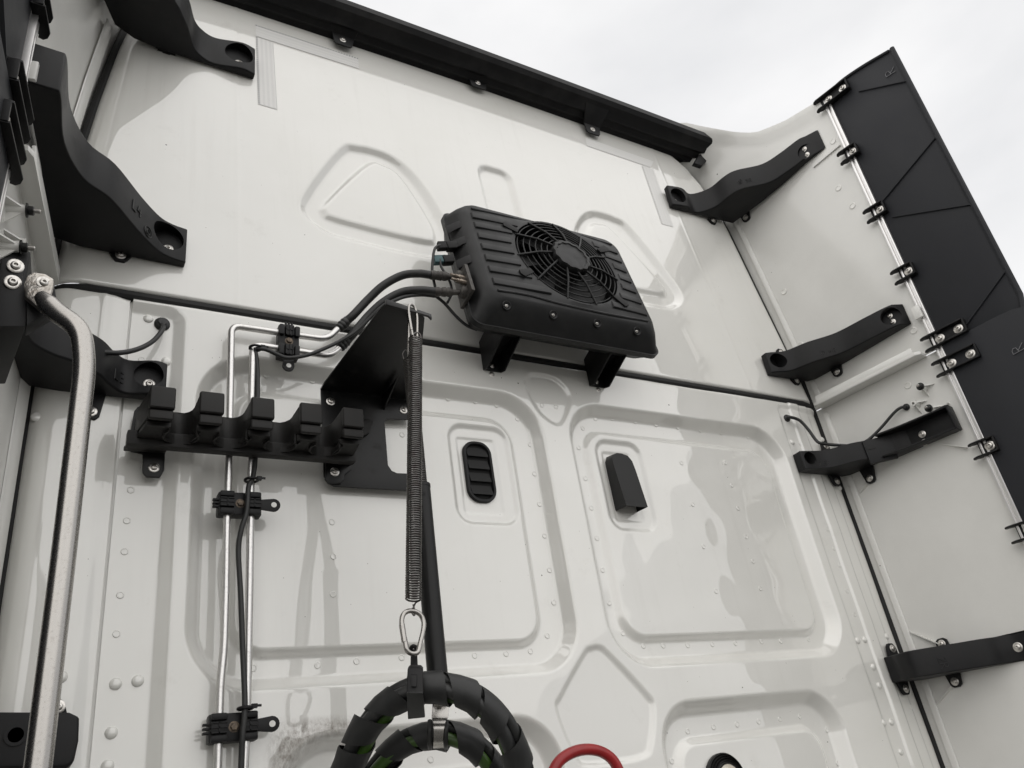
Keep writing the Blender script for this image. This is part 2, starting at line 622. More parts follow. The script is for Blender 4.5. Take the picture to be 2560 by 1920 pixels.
def lower_depth(X, Z):
    X = np.asarray(X, float)
    Z = np.asarray(Z, float)
    Y = np.zeros(X.shape)
    # two tall recesses, each with a raised inner panel and a vent pocket
    for (a, b, i0, i1) in ((0.267, 1.147, 0.345, 1.062), (1.226, 2.072, 1.282, 2.006)):
        Y += 0.033 * step(sdf_rect(X, Z, a, b, 2.034, 2.757, 0.125), 0.030)
        Y -= 0.014 * step(sdf_rect(X, Z, i0, i1, 2.098, 2.686, 0.075), 0.018)
    for (a, b) in ((0.866, 1.045), (1.318, 1.484)):
        Y += 0.008 * step(sdf_rect(X, Z, a, b, 2.386, 2.657, 0.045), 0.012)
        Y += 0.003 * step(sdf_rect(X, Z, a + 0.026, b - 0.04, 2.415, 2.622, 0.010), 0.006)
    # two recesses below
    for (a, b) in ((0.428, 1.045), (1.316, 1.945)):
        Y += 0.033 * step(sdf_rect(X, Z, a, b, 1.30, 1.955, 0.11), 0.034)
        Y -= 0.014 * step(sdf_rect(X, Z, a + 0.045, b - 0.07, 1.36, 1.876, 0.07), 0.022)
    Y += 0.007 * step(sdf_poly(X, Z, DIAMOND), 0.012)
    Y += 0.006 * step(sdf_poly(X, Z, SHIELD), 0.012)
    # recessed strips at both sides with a rounded inner top corner
    Y += 0.014 * step(np.where(X > 0.131, sdf_rect(X, Z, -0.2, 0.245, 0.5, 2.862, 0.045), 1.0), 0.030)
    Y += 0.006 * step(sdf_rect(X, Z, 2.100, 2.40, 0.5, 2.856, 0.03), 0.016)
    Y -= 0.005 * step(sdf_rect(X, Z, 2.165, 2.60, 0.5, 2.9, 0.01), 0.006)
    Y += 0.006 * step(sdf_rect(X, Z, 2.207, 2.60, 0.5, 2.9, 0.01), 0.012)
    Y += 0.004 * step(sdf_rect(X, Z, 2.258, 2.60, 0.5, 2.9, 0.01), 0.008)
    # lap joint at the left and the bead beside it
    Y += 0.010 * step(0.131 - X, 1.0) * 0
    lap = np.clip((X - 0.088) / 0.040, 0, 1)
    Y += np.where(X < 0.131, 0.010 * lap * lap * (3 - 2 * lap) - 0.002, 0)
    Y += np.where(np.abs(X - 0.131) < 0.0022, 0.009, 0)
    Y -= 0.002 * np.exp(-((X - 0.078) / 0.006) ** 2)
    # rolled corners and top lip
    r = 0.055
    for t in (X - (XE1 - r), (XE0 + r) - X):
        tt = np.clip(t / r, 0, 0.97)
        Y += r * (1 - np.sqrt(1 - tt * tt))
    tz = np.clip((Z - 2.856) / 0.0125, 0, 0.98)
    Y += 0.0125 * (1 - np.sqrt(1 - tz * tz))
    # oil-canning of the thin sheet
    for a_, kx, kz, ph in WAVES:
        Y += a_ * (0.35 + 0.65 * np.clip((X - 1.15) / .2, 0, 1)) * np.sin(X * kx + Z * kz + ph)
    Y += 0.0010 * np.sin(X * 5.1 + 1.3) * np.sin(Z * 4.3 + 0.4) + 0.0006 * np.sin(X * 11.0 + Z * 7.0)
    return Y


def grid_mesh(name, xs, zs, fx, fy, org):
    """xs, zs parameter arrays; fx(u,w), fy(x,z) arrays"""
    A, B = np.meshgrid(xs, zs)
    X = fx(A, B)
    Y, Z = fy(X, B)
    n, m = len(xs), len(zs)
    co = np.stack([X - org.x, Y - org.y, Z - org.z], -1).reshape(-1, 3)
    idx = np.arange(n * m).reshape(m, n)
    q = np.stack([idx[:-1, :-1], idx[:-1, 1:], idx[1:, 1:], idx[1:, :-1]], -1).reshape(-1, 4)
    me = bpy.data.meshes.new(name)
    me.vertices.add(len(co))
    me.vertices.foreach_set('co', co.ravel())
    me.loops.add(q.size)
    me.loops.foreach_set('vertex_index', q.ravel())
    me.polygons.add(len(q))
    me.polygons.foreach_set('loop_start', np.arange(0, q.size, 4))
    me.polygons.foreach_set('loop_total', np.full(len(q), 4))
    me.update()
    me.validate()
    me.shade_smooth()
    return me


def corner_grid(a, b, h, fine):
    xs = np.arange(a, b, h)
    return np.unique(np.concatenate([xs, fine, [b]]))


xs = corner_grid(XE0 + .0005, XE1 - .0005, 0.004, np.concatenate([np.linspace(XE1 - .02, XE1 - .0005, 14), np.linspace(XE0 + .0005, XE0 + .02, 14), [0.1282, 0.1289, 0.1330, 0.1337]]))
zs = np.unique(np.concatenate([np.arange(1.15, 1.70, 0.02), np.arange(1.70, 2.856, 0.004), np.linspace(2.856, 2.868, 9)]))
lo = link('lower_wall_panel', grid_mesh('lower_wall_panel', xs, zs, lambda a, b: a, lambda x, z: (lower_depth(x, z), z), ORG[cab]), M['paint'], cab)

# upper panel, leaning forward; outline in (x, distance up the panel)
TRI_L = smooth_poly([(0.699, 3.586), (0.640, 3.545), (0.533, 3.338), (0.514, 3.252), (0.566, 3.196), (0.651, 3.177), (0.905, 3.180), (0.965, 3.250), (0.955, 3.361), (0.892, 3.507), (0.810, 3.583)])
TRI_LI = smooth_poly([(0.723, 3.522), (0.585, 3.318), (0.574, 3.268), (0.618, 3.243), (0.880, 3.238), (0.923, 3.270), (0.912, 3.350), (0.842, 3.505), (0.783, 3.540)])
TRI_R = [(2 * CX - x, z) for x, z in TRI_L][::-1]
TRI_RI = [(2 * CX - x, z) for x, z in TRI_LI][::-1]
_re = np.array([(z, x) for x, z in ((2.335, 2.88), (2.332, 3.119), (2.318, 3.40), (2.306, 3.70), (2.292, 3.83), (2.263, 3.945), (2.219, 4.03), (2.14, 4.10), (2.05, 4.14), (2.0, 4.2))])


def xr_up(z):
    return np.interp(z, _re[:, 0], _re[:, 1])


def xl_up(z):
    return np.interp(z, [2.88, 3.10, 3.31, 3.5, 3.75, 3.87, 3.95, 4.03, 4.10, 4.14, 4.2], [-0.035, -0.026, -0.013, 0.006, 0.037, 0.060, 0.092, 0.145, 0.226, 0.30, 0.37])


def upper_depth(X, Z):
    X = np.asarray(X, float)
    Z = np.asarray(Z, float)
    Y = LEAN * (Z - ZS)
    for o, i in ((TRI_L, TRI_LI), (TRI_R, TRI_RI)):
        Y = Y + 0.0155 * step(sdf_poly(X, Z, o), 0.026) - 0.0115 * step(sdf_poly(X, Z, i), 0.020)
    Y += 0.014 * step(sdf_rect(X, Z, 1.112, 1.252, 3.25, 3.666, 0.05), 0.022)
    for c in (0.353, 2.007):
        Y -= 0.0009 * np.exp(-((X - c) / 0.0045) ** 2)
    r = 0.07
    for t in (X - (xr_up(Z) - r), (xl_up(Z) + r) - X):
        tt = np.clip(t / r, 0, 0.97)
        Y += r * (1 - np.sqrt(1 - tt * tt))
    tz = np.clip((2.896 - Z) / 0.010, 0, 0.98)
    Y += 0.010 * (1 - np.sqrt(1 - tz * tz))
    Y += 0.0010 * np.sin(X * 4.1 + 0.3) * np.sin(Z * 3.3 + 0.9)
    return Y


us = np.unique(np.concatenate([np.linspace(0, 0.04, 18), np.linspace(0.04, 0.96, 500), np.linspace(0.96, 1, 18)]))
zu = np.unique(np.concatenate([np.linspace(2.886, 2.896, 7), np.arange(2.896, 4.16, 0.0055)]))
up_ = link('upper_wall_panel', grid_mesh('upper_wall_panel', us, zu, lambda a, b: xl_up(b) + a * (xr_up(b) - xl_up(b)), lambda x, z: (upper_depth(x, z), z), ORG[cab]), M['paint'], cab)

# black rubber in the seam, and in the gaps at both sides
sp = [(XE0 + .0, .075, 2.872), (XE0 + .012, .045, 2.873), (XE0 + .035, .024, 2.874)] + [(x, .0135, 2.8765) for x in np.linspace(0.04, 2.26, 24)] + [(XE1 - .035, .024, 2.878), (XE1 - .012, .045, 2.879), (XE1, .075, 2.88)]
part('seam_gasket', MB().tube(sp, 0.0125, 10), M['gasket'], cab)
for side, x in ((1, XE1), (-1, XE0)):
    mb = MB()
    pts = [(x - side * .005, .032, 1.15), (x - side * .005, .032, 2.86)]
    for z in (2.95, 3.1, 3.3, 3.5, 3.7, 3.8, 3.87, 3.92, 3.96, 4.0, 4.03, 4.06, 4.09):
        xe = float(xr_up(z)) if side > 0 else float(xl_up(z))
        pts.append((xe - side * .005, .036 + LEAN * (z - ZS), z))
    mb.tube(spline(pts, 3), 0.0115, 10)
    part('side_gasket', mb, M['gasket'], cab)
# body behind the wall
body = MB().box((CX, 0.95, 2.62), (2.26, 1.55, 2.94))
part('cab_body', body, M['void'], cab, bevel=0.05)  # cab body coloured near black so the gaps round the wall stay dark


def ylow(x, z):
    return float(lower_depth(np.array([x]), np.array([z]))[0])


def on_low(x, z):
    return Vector((x, ylow(x, z), z))


def on_up(x, z):
    return Vector((x, float(upper_depth(np.array([x]), np.array([z]))[0]), z))


def wpt(u, v):                                   # wall point below the seam from the photo
    p = W(u, v)
    for _ in range(3):
        p = W(u, v, ylow(p.x, p.z))
    return p


def upt(u, v):
    p = U(u, v)
    q = on_up(p.x, p.z)
    return q


# flush rivets of the inner structure
def crop(o, pts, s=0.27344):
    return [(o[0] * 0.86406 + x * s, o[1] * 0.86406 + y * s) for x, y in pts]


rv = []
rv += crop((1200, 930), [(131, 266), (295, 372), (395, 574), (430, 805), (470, 1045), (509, 1295), (549, 1565), (910, 370), (811, 445), (1043, 369), (1224, 392), (1391, 418), (1560, 438), (1736, 461), (1903, 481), (2114, 514), (779, 600), (833, 843), (880, 1076), (923, 1314), (968, 1566), (1591, 719), (1937, 717), (1988, 895), (2037, 1078), (2103, 1302), (2155, 1495), (1679, 1046), (1765, 1380), (489, 264), (599, 277)])
rv += crop((1300, 1395), [(232, 96), (267, 352), (215, 615), (82, 737), (653, 96), (704, 355), (812, 594), (974, 695), (1130, 693), (1324, 690), (1518, 682), (1702, 675), (1907, 661), (2058, 656), (1548, 264), (1840, 25), (1899, 241), (1323, 1369), (1528, 1336), (1714, 1315), (1884, 1293), (2053, 1273), (1198, 1605)])
rv += crop((600, 930), [(208, 29), (571, 71), (1642, 212), (1857, 234), (2027, 265), (1281, 497), (727, 1187), (738, 1458)])
rv += crop((700, 1395), [(418, 287), (296, 848), (605, 817), (961, 787), (1538, 770), (1786, 757), (937, 1612), (1190, 1592)])
rv += crop((0, 930), [(1032, 934), (1002, 1175), (984, 1419)])
rv += crop((0, 1395), [(950, 293), (920, 600), (2000, 870)])
rv += crop((0, 480), [(1120, 1325), (2104, 1452)])
rv += crop((1860, 930), [(447, 568), (659, 1243), (711, 1395), (754, 1525)])
rv += crop((1860, 1395), [(754, 57), (815, 262), (874, 447), (290, 657), (509, 645), (440, 1252), (655, 1358), (740, 1622), (1322, 1175)])
for u, v in rv:
    p = wpt(u, v)
    r_o = place('rivet', RIV, p + Vector((0, -.0002, 0)), (0, -1, 0), 0.0068, lo, random.random() * 3)
    r_o.scale.z = .0058
dm = crop((0, 480), [(1172, 1002), (1313, 1340)]) + crop((0, 1395), [(913, 996), (1088, 972), (879, 1381), (850, 1645), (480, 940)]) + crop((0, 930), [(288, 357), (110, 258)])
for u, v in dm:
    place('rivet', DOME, wpt(u, v), (0, -1, 0), 0.0105, lo)
for u, v in crop((1860, 930), [(381, 555), (755, 915), (617, 533)]) + crop((1860, 1395), [(897, 652), (953, 646), (1126, 620), (1020, 862), (1068, 1008), (1102, 1302), (1163, 1296), (1238, 1532)]):
    place('rivet', DOME, wpt(u, v), (0, -1, 0), 0.0095, lo)
for u, v in crop((1050, 480), [(567, 1441), (1408, 1563)]):
    place('bolt', BOLT, wpt(u, v), (0, -1, 0), 0.008, lo)

# ================================================================= roof edge trim
trim = thing('roof_edge_trim', 'black plastic trim strip with screwed tabs along the top edge of the cab wall', 'trim', (CX, 0.1, 4.08))
secs = []
prof = [(0.012, 4.083), (-0.006, 4.074), (-0.022, 4.082), (-0.034, 4.078), (-0.050, 4.090), (-0.062, 4.086), (-0.078, 4.102), (-0.100, 4.112), (-0.112, 4.128), (-0.112, 4.150), (-0.094, 4.166), (-0.02, 4.18), (0.05, 4.19), (0.05, 4.09)]
for x in np.linspace(0.085, 2.272, 44):
    e = max(0.0, abs(x - CX) - 0.78)
    dz = -0.14 * e * e - 0.008 * ((x - CX) ** 2) + 0.010
    sq = 1.0
    secs.append([Vector((x, 0.108 - 0.10 * e * e + a * sq, b + dz)) for a, b in prof])
part('strip', MB().loft(secs), M['plastic'], trim, angle=28)
for (u, v) in ((740, 88), (1031, 181), (1280, 280), (508, -8)):
    c = U(u, v, -0.02)
    x = c.x
    mb = MB()
    zt, zb_, zm = 4.135, c.z - 0.024, c.z + 0.022
    f0 = [(x - .030, zb_ + .006), (x - .024, zb_), (x + .026, zb_), (x + .032, zb_ + .008), (x + .040, zm), (x - .036, zm)]
    mb.prism([(a_, 0.076, b_) for a_, b_ in f0], (0, 0.006, 0))
    mb.loft([[(x - .036, .076, zm), (x + .040, .076, zm), (x + .040, .082, zm), (x - .036, .082, zm)], [(x - .058, .0, zt), (x + .068, .0, zt), (x + .068, .006, zt + .004), (x - .058, .006, zt + .004)]])
    tb = part('tab', mb, M['plastic'], trim, bevel=0.002)
    place('bolt', BOLT, (x, 0.0758, c.z), (0, -1, 0), 0.011, tb)
# end cap knuckle at the right end
mb = MB()
mb.prism([W(1500, 352, .05), W(1528, 305, .05), W(1543, 305, .05), W(1556, 310, .05), W(1552, 320, .05), W(1536, 325, .05), W(1530, 343, .05), W(1518, 358, .05)], (0, .02, 0))
part('end_hook', mb, M['plastic'], trim, bevel=0.003)

# ================================================================= side fairings
ztop_s = np.array([-0.16, -0.10, -0.023, 0.044, 0.155, 0.275, 0.375, 0.442])
ztop_z = np.array([4.17, 4.195, 4.200, 4.147, 4.054, 4.010, 3.992, 3.977])


def sweep(side, z, ss, s0):
    """the fairing bends inwards to meet the narrowing upper wall"""
    if side > 0:
        b0 = max(0.0, XR + math.sin(PHI) * s0 - float(xr_up(z)) - .004)
    else:
        b0 = max(0.0, float(xl_up(z)) - (XL - math.sin(PHI) * s0) - .004)
    return b0 * math.exp(-((ss - s0) / 0.19) ** 2)


def side_fairing(side, label):
    base = FR(0.2, 1.15, 0, side)
    t = thing('side_fairing', label, 'fairing', base, 'side fairings')
    zsplit = 2.866
    # two panels with a concave sweep towards the roof
    for (z0, z1, nm) in ((1.15, zsplit - .004, 'lower_panel'), (zsplit + .004, None, 'upper_panel')):
        secs = []
        for s in np.concatenate([np.linspace(-0.16, 0.02, 10), np.linspace(0.05, 0.425, 14)]):
            zt = z1 if z1 else float(np.interp(s, ztop_s, ztop_z))
            row = []
            for k in range(41):
                z = z0 + (zt - z0) * k / 40
                s0 = -0.075 - 0.085 * max(0.0, z - ZS)       # front edge follows the leaning wall
                ss = s0 + (s + 0.16) / 0.585 * (0.425 - s0)
                b = sweep(side, z, ss, s0)
                rim = 0.010 if (z1 is None and k >= 39) else 0.0
                row.append(FR(ss, z, b + rim, side))
            secs.append(row)
        inner = secs
        outer = [[p - fnorm(side) * 0.012 for p in r_] for r_ in secs]
        mb = MB()
        ring = []
        for a, b in zip(inner, outer):
            ring.append(a + b[::-1])
        mb.loft(ring)
        part(nm, mb, M['fairing'], t, angle=30)
    # stiffening flange where the two panels meet
    mb = MB()
    zf = 2.858
    kf = 1.0 if side > 0 else .62
    mb.prism([FR(0.005, zf, .001, side), FR(0.39, zf, .001, side), FR(0.39, zf, .040 * kf, side), FR(0.375, zf, .052 * kf, side), FR(0.02, zf, .060 * kf, side), FR(0.005, zf, .055 * kf, side)], (0, 0, 0.012))
    mb.prism([FR(0.02, zf, .060 * kf - .006, side), FR(0.372, zf, .052 * kf - .006, side), FR(0.372, zf, .052 * kf, side), FR(0.02, zf, .060 * kf, side)], (0, 0, 0.030))
    part('stiffening_flange', mb, M['fairing'], t, bevel=0.003)
    # front return flange beside the cab
    fw_ = 1.0 if side > 0 else 1.9
    for z0, z1 in ((1.16, 2.84), (2.885, 3.76)):
        secs = []
        for z in np.linspace(z0, z1, 14):
            s0 = -0.075 - 0.085 * max(0.0, z - ZS)
            se = 0.0 - 0.085 * max(0.0, z - ZS)
            bb = sweep(side, z, se, s0)
            secs.append([FR(se, z, bb + .0005, side), FR(se, z, bb + .007 * fw_, side), FR(se + .004, z, bb + .0075 * fw_, side), FR(se + .018 * fw_, z, bb + .004, side), FR(se + .020 * fw_, z, bb + .0005, side)])
        part('front_flange', MB().loft(secs), M['fairing'], t, bevel=0.0015)
    # aluminium rail down the rear edge
    mb = MB()
    for a, b, h in ((0.419, 0.426, .016), (0.426, 0.433, .009), (0.433, 0.440, .016)):
        mb.prism([FR(a, 1.16, -.004, side), FR(b, 1.16, -.004, side), FR(b, 1.16, h, side), FR(a, 1.16, h, side)], FR(a + .012, 3.962, -.004, side) - FR(a, 1.16, -.004, side))
    part('edge_rail', mb, M['alurail'], t, bevel=0.001)
    # small bright catch on the rail
    mb = MB()
    mb.box(FR(0.425, 3.0, .022, side), (0.026, 0.012, 0.045), (Vector((math.sin(PHI) * side, -math.cos(PHI), 0)), fnorm(side), Vector((0, 0, 1))))
    part('rail_catch', mb, M['fairing'], t, bevel=0.003)
    # horizontal rib on the upper panel
    mb = MB()
    mb.prism([FR(0.30, 3.742, .0005, side), FR(0.418, 3.752, .0005, side), FR(0.418, 3.752, .007, side), FR(0.30, 3.742, .007, side)], (0, 0, .006))
    part('moulded_rib', mb, M['fairing'], t)
    # mounting posts with fins
    for k, (u, v) in enumerate(((1988, 835), (1972, 871), (2006, 882))):
        p = U(u, v)
        d = ray(u, v)
        n = np.array([math.cos(PHI), math.sin(PHI), 0])
        q = CAM + d * ((n @ (np.array([XR - .03, 0, 0]) - CAM)) / (n @ d))
        s = float((q - np.array([XR, 0, 0])) @ np.array([math.sin(PHI), -math.cos(PHI), 0]))
        z = float(q[2])
        nn = fnorm(side)
        po = part('mounting_post', MB().lathe([(.011, 0), (.009, .026), (.0088, .028), (.0045, .0285), (.0045, .012), (.0001, .012)], FR(s, z, 0, side), nn, 14), M['fairing'], t)
        mb = MB()
        mb.prism([FR(s + .006, z - .001, 0, side), FR(s + .034, z - .001, 0, side), FR(s + .008, z - .001, .024, side)], (0, 0, .003))
        mb.prism([FR(s, z - .008, 0, side), FR(s, z - .032, 0, side), FR(s, z - .008, .024, side)], (Vector((math.sin(PHI) * side, -math.cos(PHI), 0)) * .003))
        part('fin', mb, M['fairing'], po)
        if k != 1:
            part('nut', MB().lathe([(.0125, .0285), (.0125, .0305), (.008, .031), (.008, .039), (.0065, .040), (.0001, .040)], FR(s, z, 0, side), nn, 12), M['ink'], po)
            part('stud', MB().lathe([(.004, .040), (.004, .049), (.003, .050), (.0001, .050)], FR(s, z, 0, side), nn, 10), M['bolt'], po)
    # flush moulding marks
    for (s, z) in ((0.40, 3.79), (0.35, 3.60), (0.37, 3.50), (0.36, 3.06), (0.385, 2.96), (0.345, 2.90), (0.30, 2.80), (0.01, 3.12), (0.02, 3.35)):
        place('moulding_mark', RIV, FR(s, z, .0, side), fnorm(side), 0.012, t)
    return t


fr = side_fairing(1, 'white side fairing at the right of the cab, the one beside the open sky')
fl = side_fairing(-1, 'white side fairing at the left edge of the photo, mostly hidden behind black brackets')
# gussets moulded on the lower right fairing
for nm, pts in (('gusset', [(1968, 1367), (2020, 1385), (2010, 1400), (1975, 1400)]), ('gusset', [(2022, 1524), (2058, 1486), (2010, 1470), (1997, 1455)])):
    pass


def fr_px(u, v, off=0.0, side=1):
    n = np.array([math.cos(PHI), math.sin(PHI), 0])
    d = ray(u, v)
    q = CAM + d * ((n @ (np.array([XR - off / math.cos(PHI), 0, 0]) - CAM)) / (n @ d))
    return float((q - np.array([XR, 0, 0])) @ np.array([math.sin(PHI), -math.cos(PHI), 0])), float(q[2])


for pts in ([(1967, 1367), (2035, 1393)], [(2023, 1524), (2060, 1484)], [(2028, 900), (2052, 872)], [(2036, 961), (2092, 968)], [(1858, 1067), (1876, 1048)]):
    (s0, z0), (s1, z1) = fr_px(*pts[0]), fr_px(*pts[1])
    mb = MB().prism([FR(s0, z0, .0005), FR(s1, z1, .0005), FR(s1, z1, .016), FR(s0, z0, .004)], (0, 0, .004))
    part('gusset', mb, M['fairing'], fr)


# ================================================================= rubber extension flaps with clips
def strokes(lines, o, ex, ey, size, r, nrm):
    """hand lettering as thin raised strokes; lines in unit letter coordinates"""
    mb = MB()
    for ln in lines:
        mb.tube([Vector(o) + ex * (x * size) + ey * (y * size) + nrm * (r * .3) for x, y in ln], r, 6)
    return mb


GLYPH = {
    'R': [[(0, 0), (.02, 1)], [(.02, 1), (.35, 1.0), (.55, .85), (.5, .62), (.02, .5)], [(.15, .52), (.62, 0)]],
    'L': [[(0, 1), (0, 0), (.5, 0)]],
    '4': [[(.1, 1), (0, .45), (.55, .45)], [(.4, .85), (.38, 0)]],
    '3': [[(0, 1), (.5, 1), (.5, .5), (.1, .5)], [(.5, .5), (.5, 0), (0, 0)]],
    '5': [[(.5, 1), (.05, 1), (.02, .55), (.4, .55), (.5, .3), (.35, 0), (0, 0)]],
    '2': [[(0, .85), (.2, 1), (.5, .9), (.45, .6), (0, 0), (.55, 0)]],
    'O': [[(.25, 0), (.02, .3), (.02, .7), (.25, 1), (.5, .7), (.5, .3), (.25, 0)]],
}


def text_strokes(txt, o, ex, ey, size, r, nrm):
    mb = MB()
    for i, ch in enumerate(txt):
        oo = Vector(o) + ex * (size * .8 * i)
        for ln in GLYPH[ch]:
            mb.tube([oo + ex * (x * size) + ey * (y * size) + nrm * (r * .2) for x, y in ln], r, 6)
    return mb


def flap(side, upper, label):
    e0, e1 = 0.440, 0.715
    if upper:
        pts = [(0.470, 2.868), (0.442, 2.872), (0.448, 3.985), (0.478, 4.000), (0.60, 3.990), (0.714, 3.968), (0.709, 3.5), (0.703, 2.9), (0.690, 2.850), (0.62, 2.852)]
        ribs = [[(0.555, 3.900), (0.712, 3.800)], [(0.705, 3.540), (0.463, 3.440)], [(0.476, 3.366), (0.705, 3.245)], [(0.702, 2.992), (0.515, 2.880)]]
        clips = [(3.954, 1), (3.687, 0), (3.414, 0), (3.151, 0), (2.888, 1)]
    else:
        pts = [(0.442, 1.20), (0.442, 2.862), (0.50, 2.866), (0.56, 2.866), (0.66, 2.866), (0.703, 2.855), (0.700, 1.20)]
        ribs = [[(0.523, 2.774), (0.702, 2.640)], [(0.702, 2.36), (0.46, 2.52)], [(0.46, 2.25), (0.702, 2.10)], [(0.702, 1.75), (0.46, 1.95)]]
        clips = [(2.797, 1), (2.516, 0), (2.259, 0), (1.98, 0), (1.70, 0)]
    base = FR(0.57, pts[0][1], 0, side)
    t = thing('rubber_flap', label, 'rubber flap', base, 'rubber side flaps')
    nn = fnorm(side)
    sx = Vector((math.sin(PHI) * side, -math.cos(PHI), 0))
    Zv = Vector((0, 0, 1))
    lift = .004 if upper else .016
    sh = part('sheet', MB().prism([FR(s, z, lift if z > 2.5 and not upper else .004, side) for s, z in pts], -nn * 0.009), M['rubber'], t, bevel=0.002)
    # outer edge bead
    ob = [p for p in pts if p[0] > .68]
    mb = MB().tube([FR(s - .003, z, .003, side) for s, z in sorted(ob, key=lambda p: -p[1])], 0.009, 8)
    part('edge_bead', mb, M['rubber'], t)
    for a, b in ribs:
        A, B = FR(a[0], a[1], .004, side), FR(b[0], b[1], .004, side)
        d = (B - A).normalized()
        w = d.cross(nn)
        mb = MB().prism([A - w * .004, A - w * .0015 + nn * .006, A + w * .0015 + nn * .006, A + w * .004], B - A)
        part('rib', mb, M['rubber'], t)
    if upper:
        mb = MB().tube(spline([FR(s, z, .006, side) for s, z in ((.46, 3.985), (.52, 3.992), (.60, 3.984), (.70, 3.964))], 6), .006, 8)
    else:
        mb = MB().tube(spline([FR(s, z, .006, side) for s, z in ((.45, 2.858), (.55, 2.862), (.64, 2.862), (.69, 2.852))], 6), .008, 8)
    part('top_bead', mb, M['rubber'], t)
    for z, long in clips:
        ln = 0.116 if long else 0.052
        s0 = 0.425
        mb = MB()
        mb.box(FR(s0 + ln / 2 - .004, z, .012, side), (ln, .006, .040), (sx, nn, Zv))
        for k in (-1, 1):
            fl_ = [(s0 - .026, .010), (s0 - .030, .018), (s0 - .025, .026), (s0 - .014, .031), (s0 + ln - .008, .029), (s0 + ln - .004, .006), (s0 - .01, .006), (s0 - .02, .012)]
            mb.prism([FR(s, z + k * .0215 - .0025, o_, side) for s, o_ in fl_], (0, 0, .005))
        mb.box(FR(s0 + ln - .007, z, .018, side), (.006, .016, .044), (sx, nn, Zv))
        c = part('clip', mb, M['plastic'], t, bevel=0.0012)
        place('bolt', BOLT, FR(0.452, z, .015, side), nn, .0150, c)
        if long:
            place('bolt', BOLT, FR(0.512, z, .015, side), nn, .0150, c)
    return t


f1 = flap(1, True, 'upper black rubber flap at the right, outlined against the sky')
f2 = flap(1, False, 'lower black rubber flap cut by the right edge of the photo')
f3 = flap(-1, True, 'upper dark rubber flap in the top left corner behind the clips')
f4 = flap(-1, False, 'lower dark rubber flap at the far left edge near the handle bracket')
nn = fnorm(1)
sx = Vector((math.sin(PHI), -math.cos(PHI), 0))
for o_, p0_, p1_, p2_ in ((f1, (1935, 153), (1915, 167), (1931, 143.5)), (f2, (2217, 754), (2193, 768), (2211, 742))):
    a_, b_, c_ = [FR(*fr_px(*q_, .006), .006 if o_ is f1 else .017) for q_ in (p0_, p1_, p2_)]
    part('scratched_letter', text_strokes('R', a_, (c_ - a_) / .62, b_ - a_, 1.0, .0012, nn), M['chalk'], o_)


# ================================================================= brackets between the wall and the fairings
def bored(mb, name, material, parent, bores, bevel):
    """mesh with round pockets cut into it"""
    base = bpy.data.objects.new('tmp', mb.mesh('tmp', ORG[parent], bevel, 40, 3))
    COL.objects.link(base)
    cutters = []
    for c, ax, r, ln in bores:
        cm = MB().lathe([(r, 0), (r * 1.06, ln)], Vector(c), Vector(ax), 28)
        co = bpy.data.objects.new('tmpc', cm.mesh('tmpc', ORG[parent]))
        COL.objects.link(co)
        cutters.append(co)
        m_ = base.modifiers.new('cut', 'BOOLEAN')
        m_.operation = 'DIFFERENCE'
        m_.solver = 'EXACT'
        m_.object = co
    bpy.context.view_layer.update()
    dg = bpy.context.evaluated_depsgraph_get()
    me = bpy.data.meshes.new_from_object(base.evaluated_get(dg))
    me.name = name
    for o in cutters + [base]:
        bpy.data.objects.remove(o)
    me.shade_smooth()
    me.set_sharp_from_angle(angle=R_(38))
    return link(name, me, material, parent)


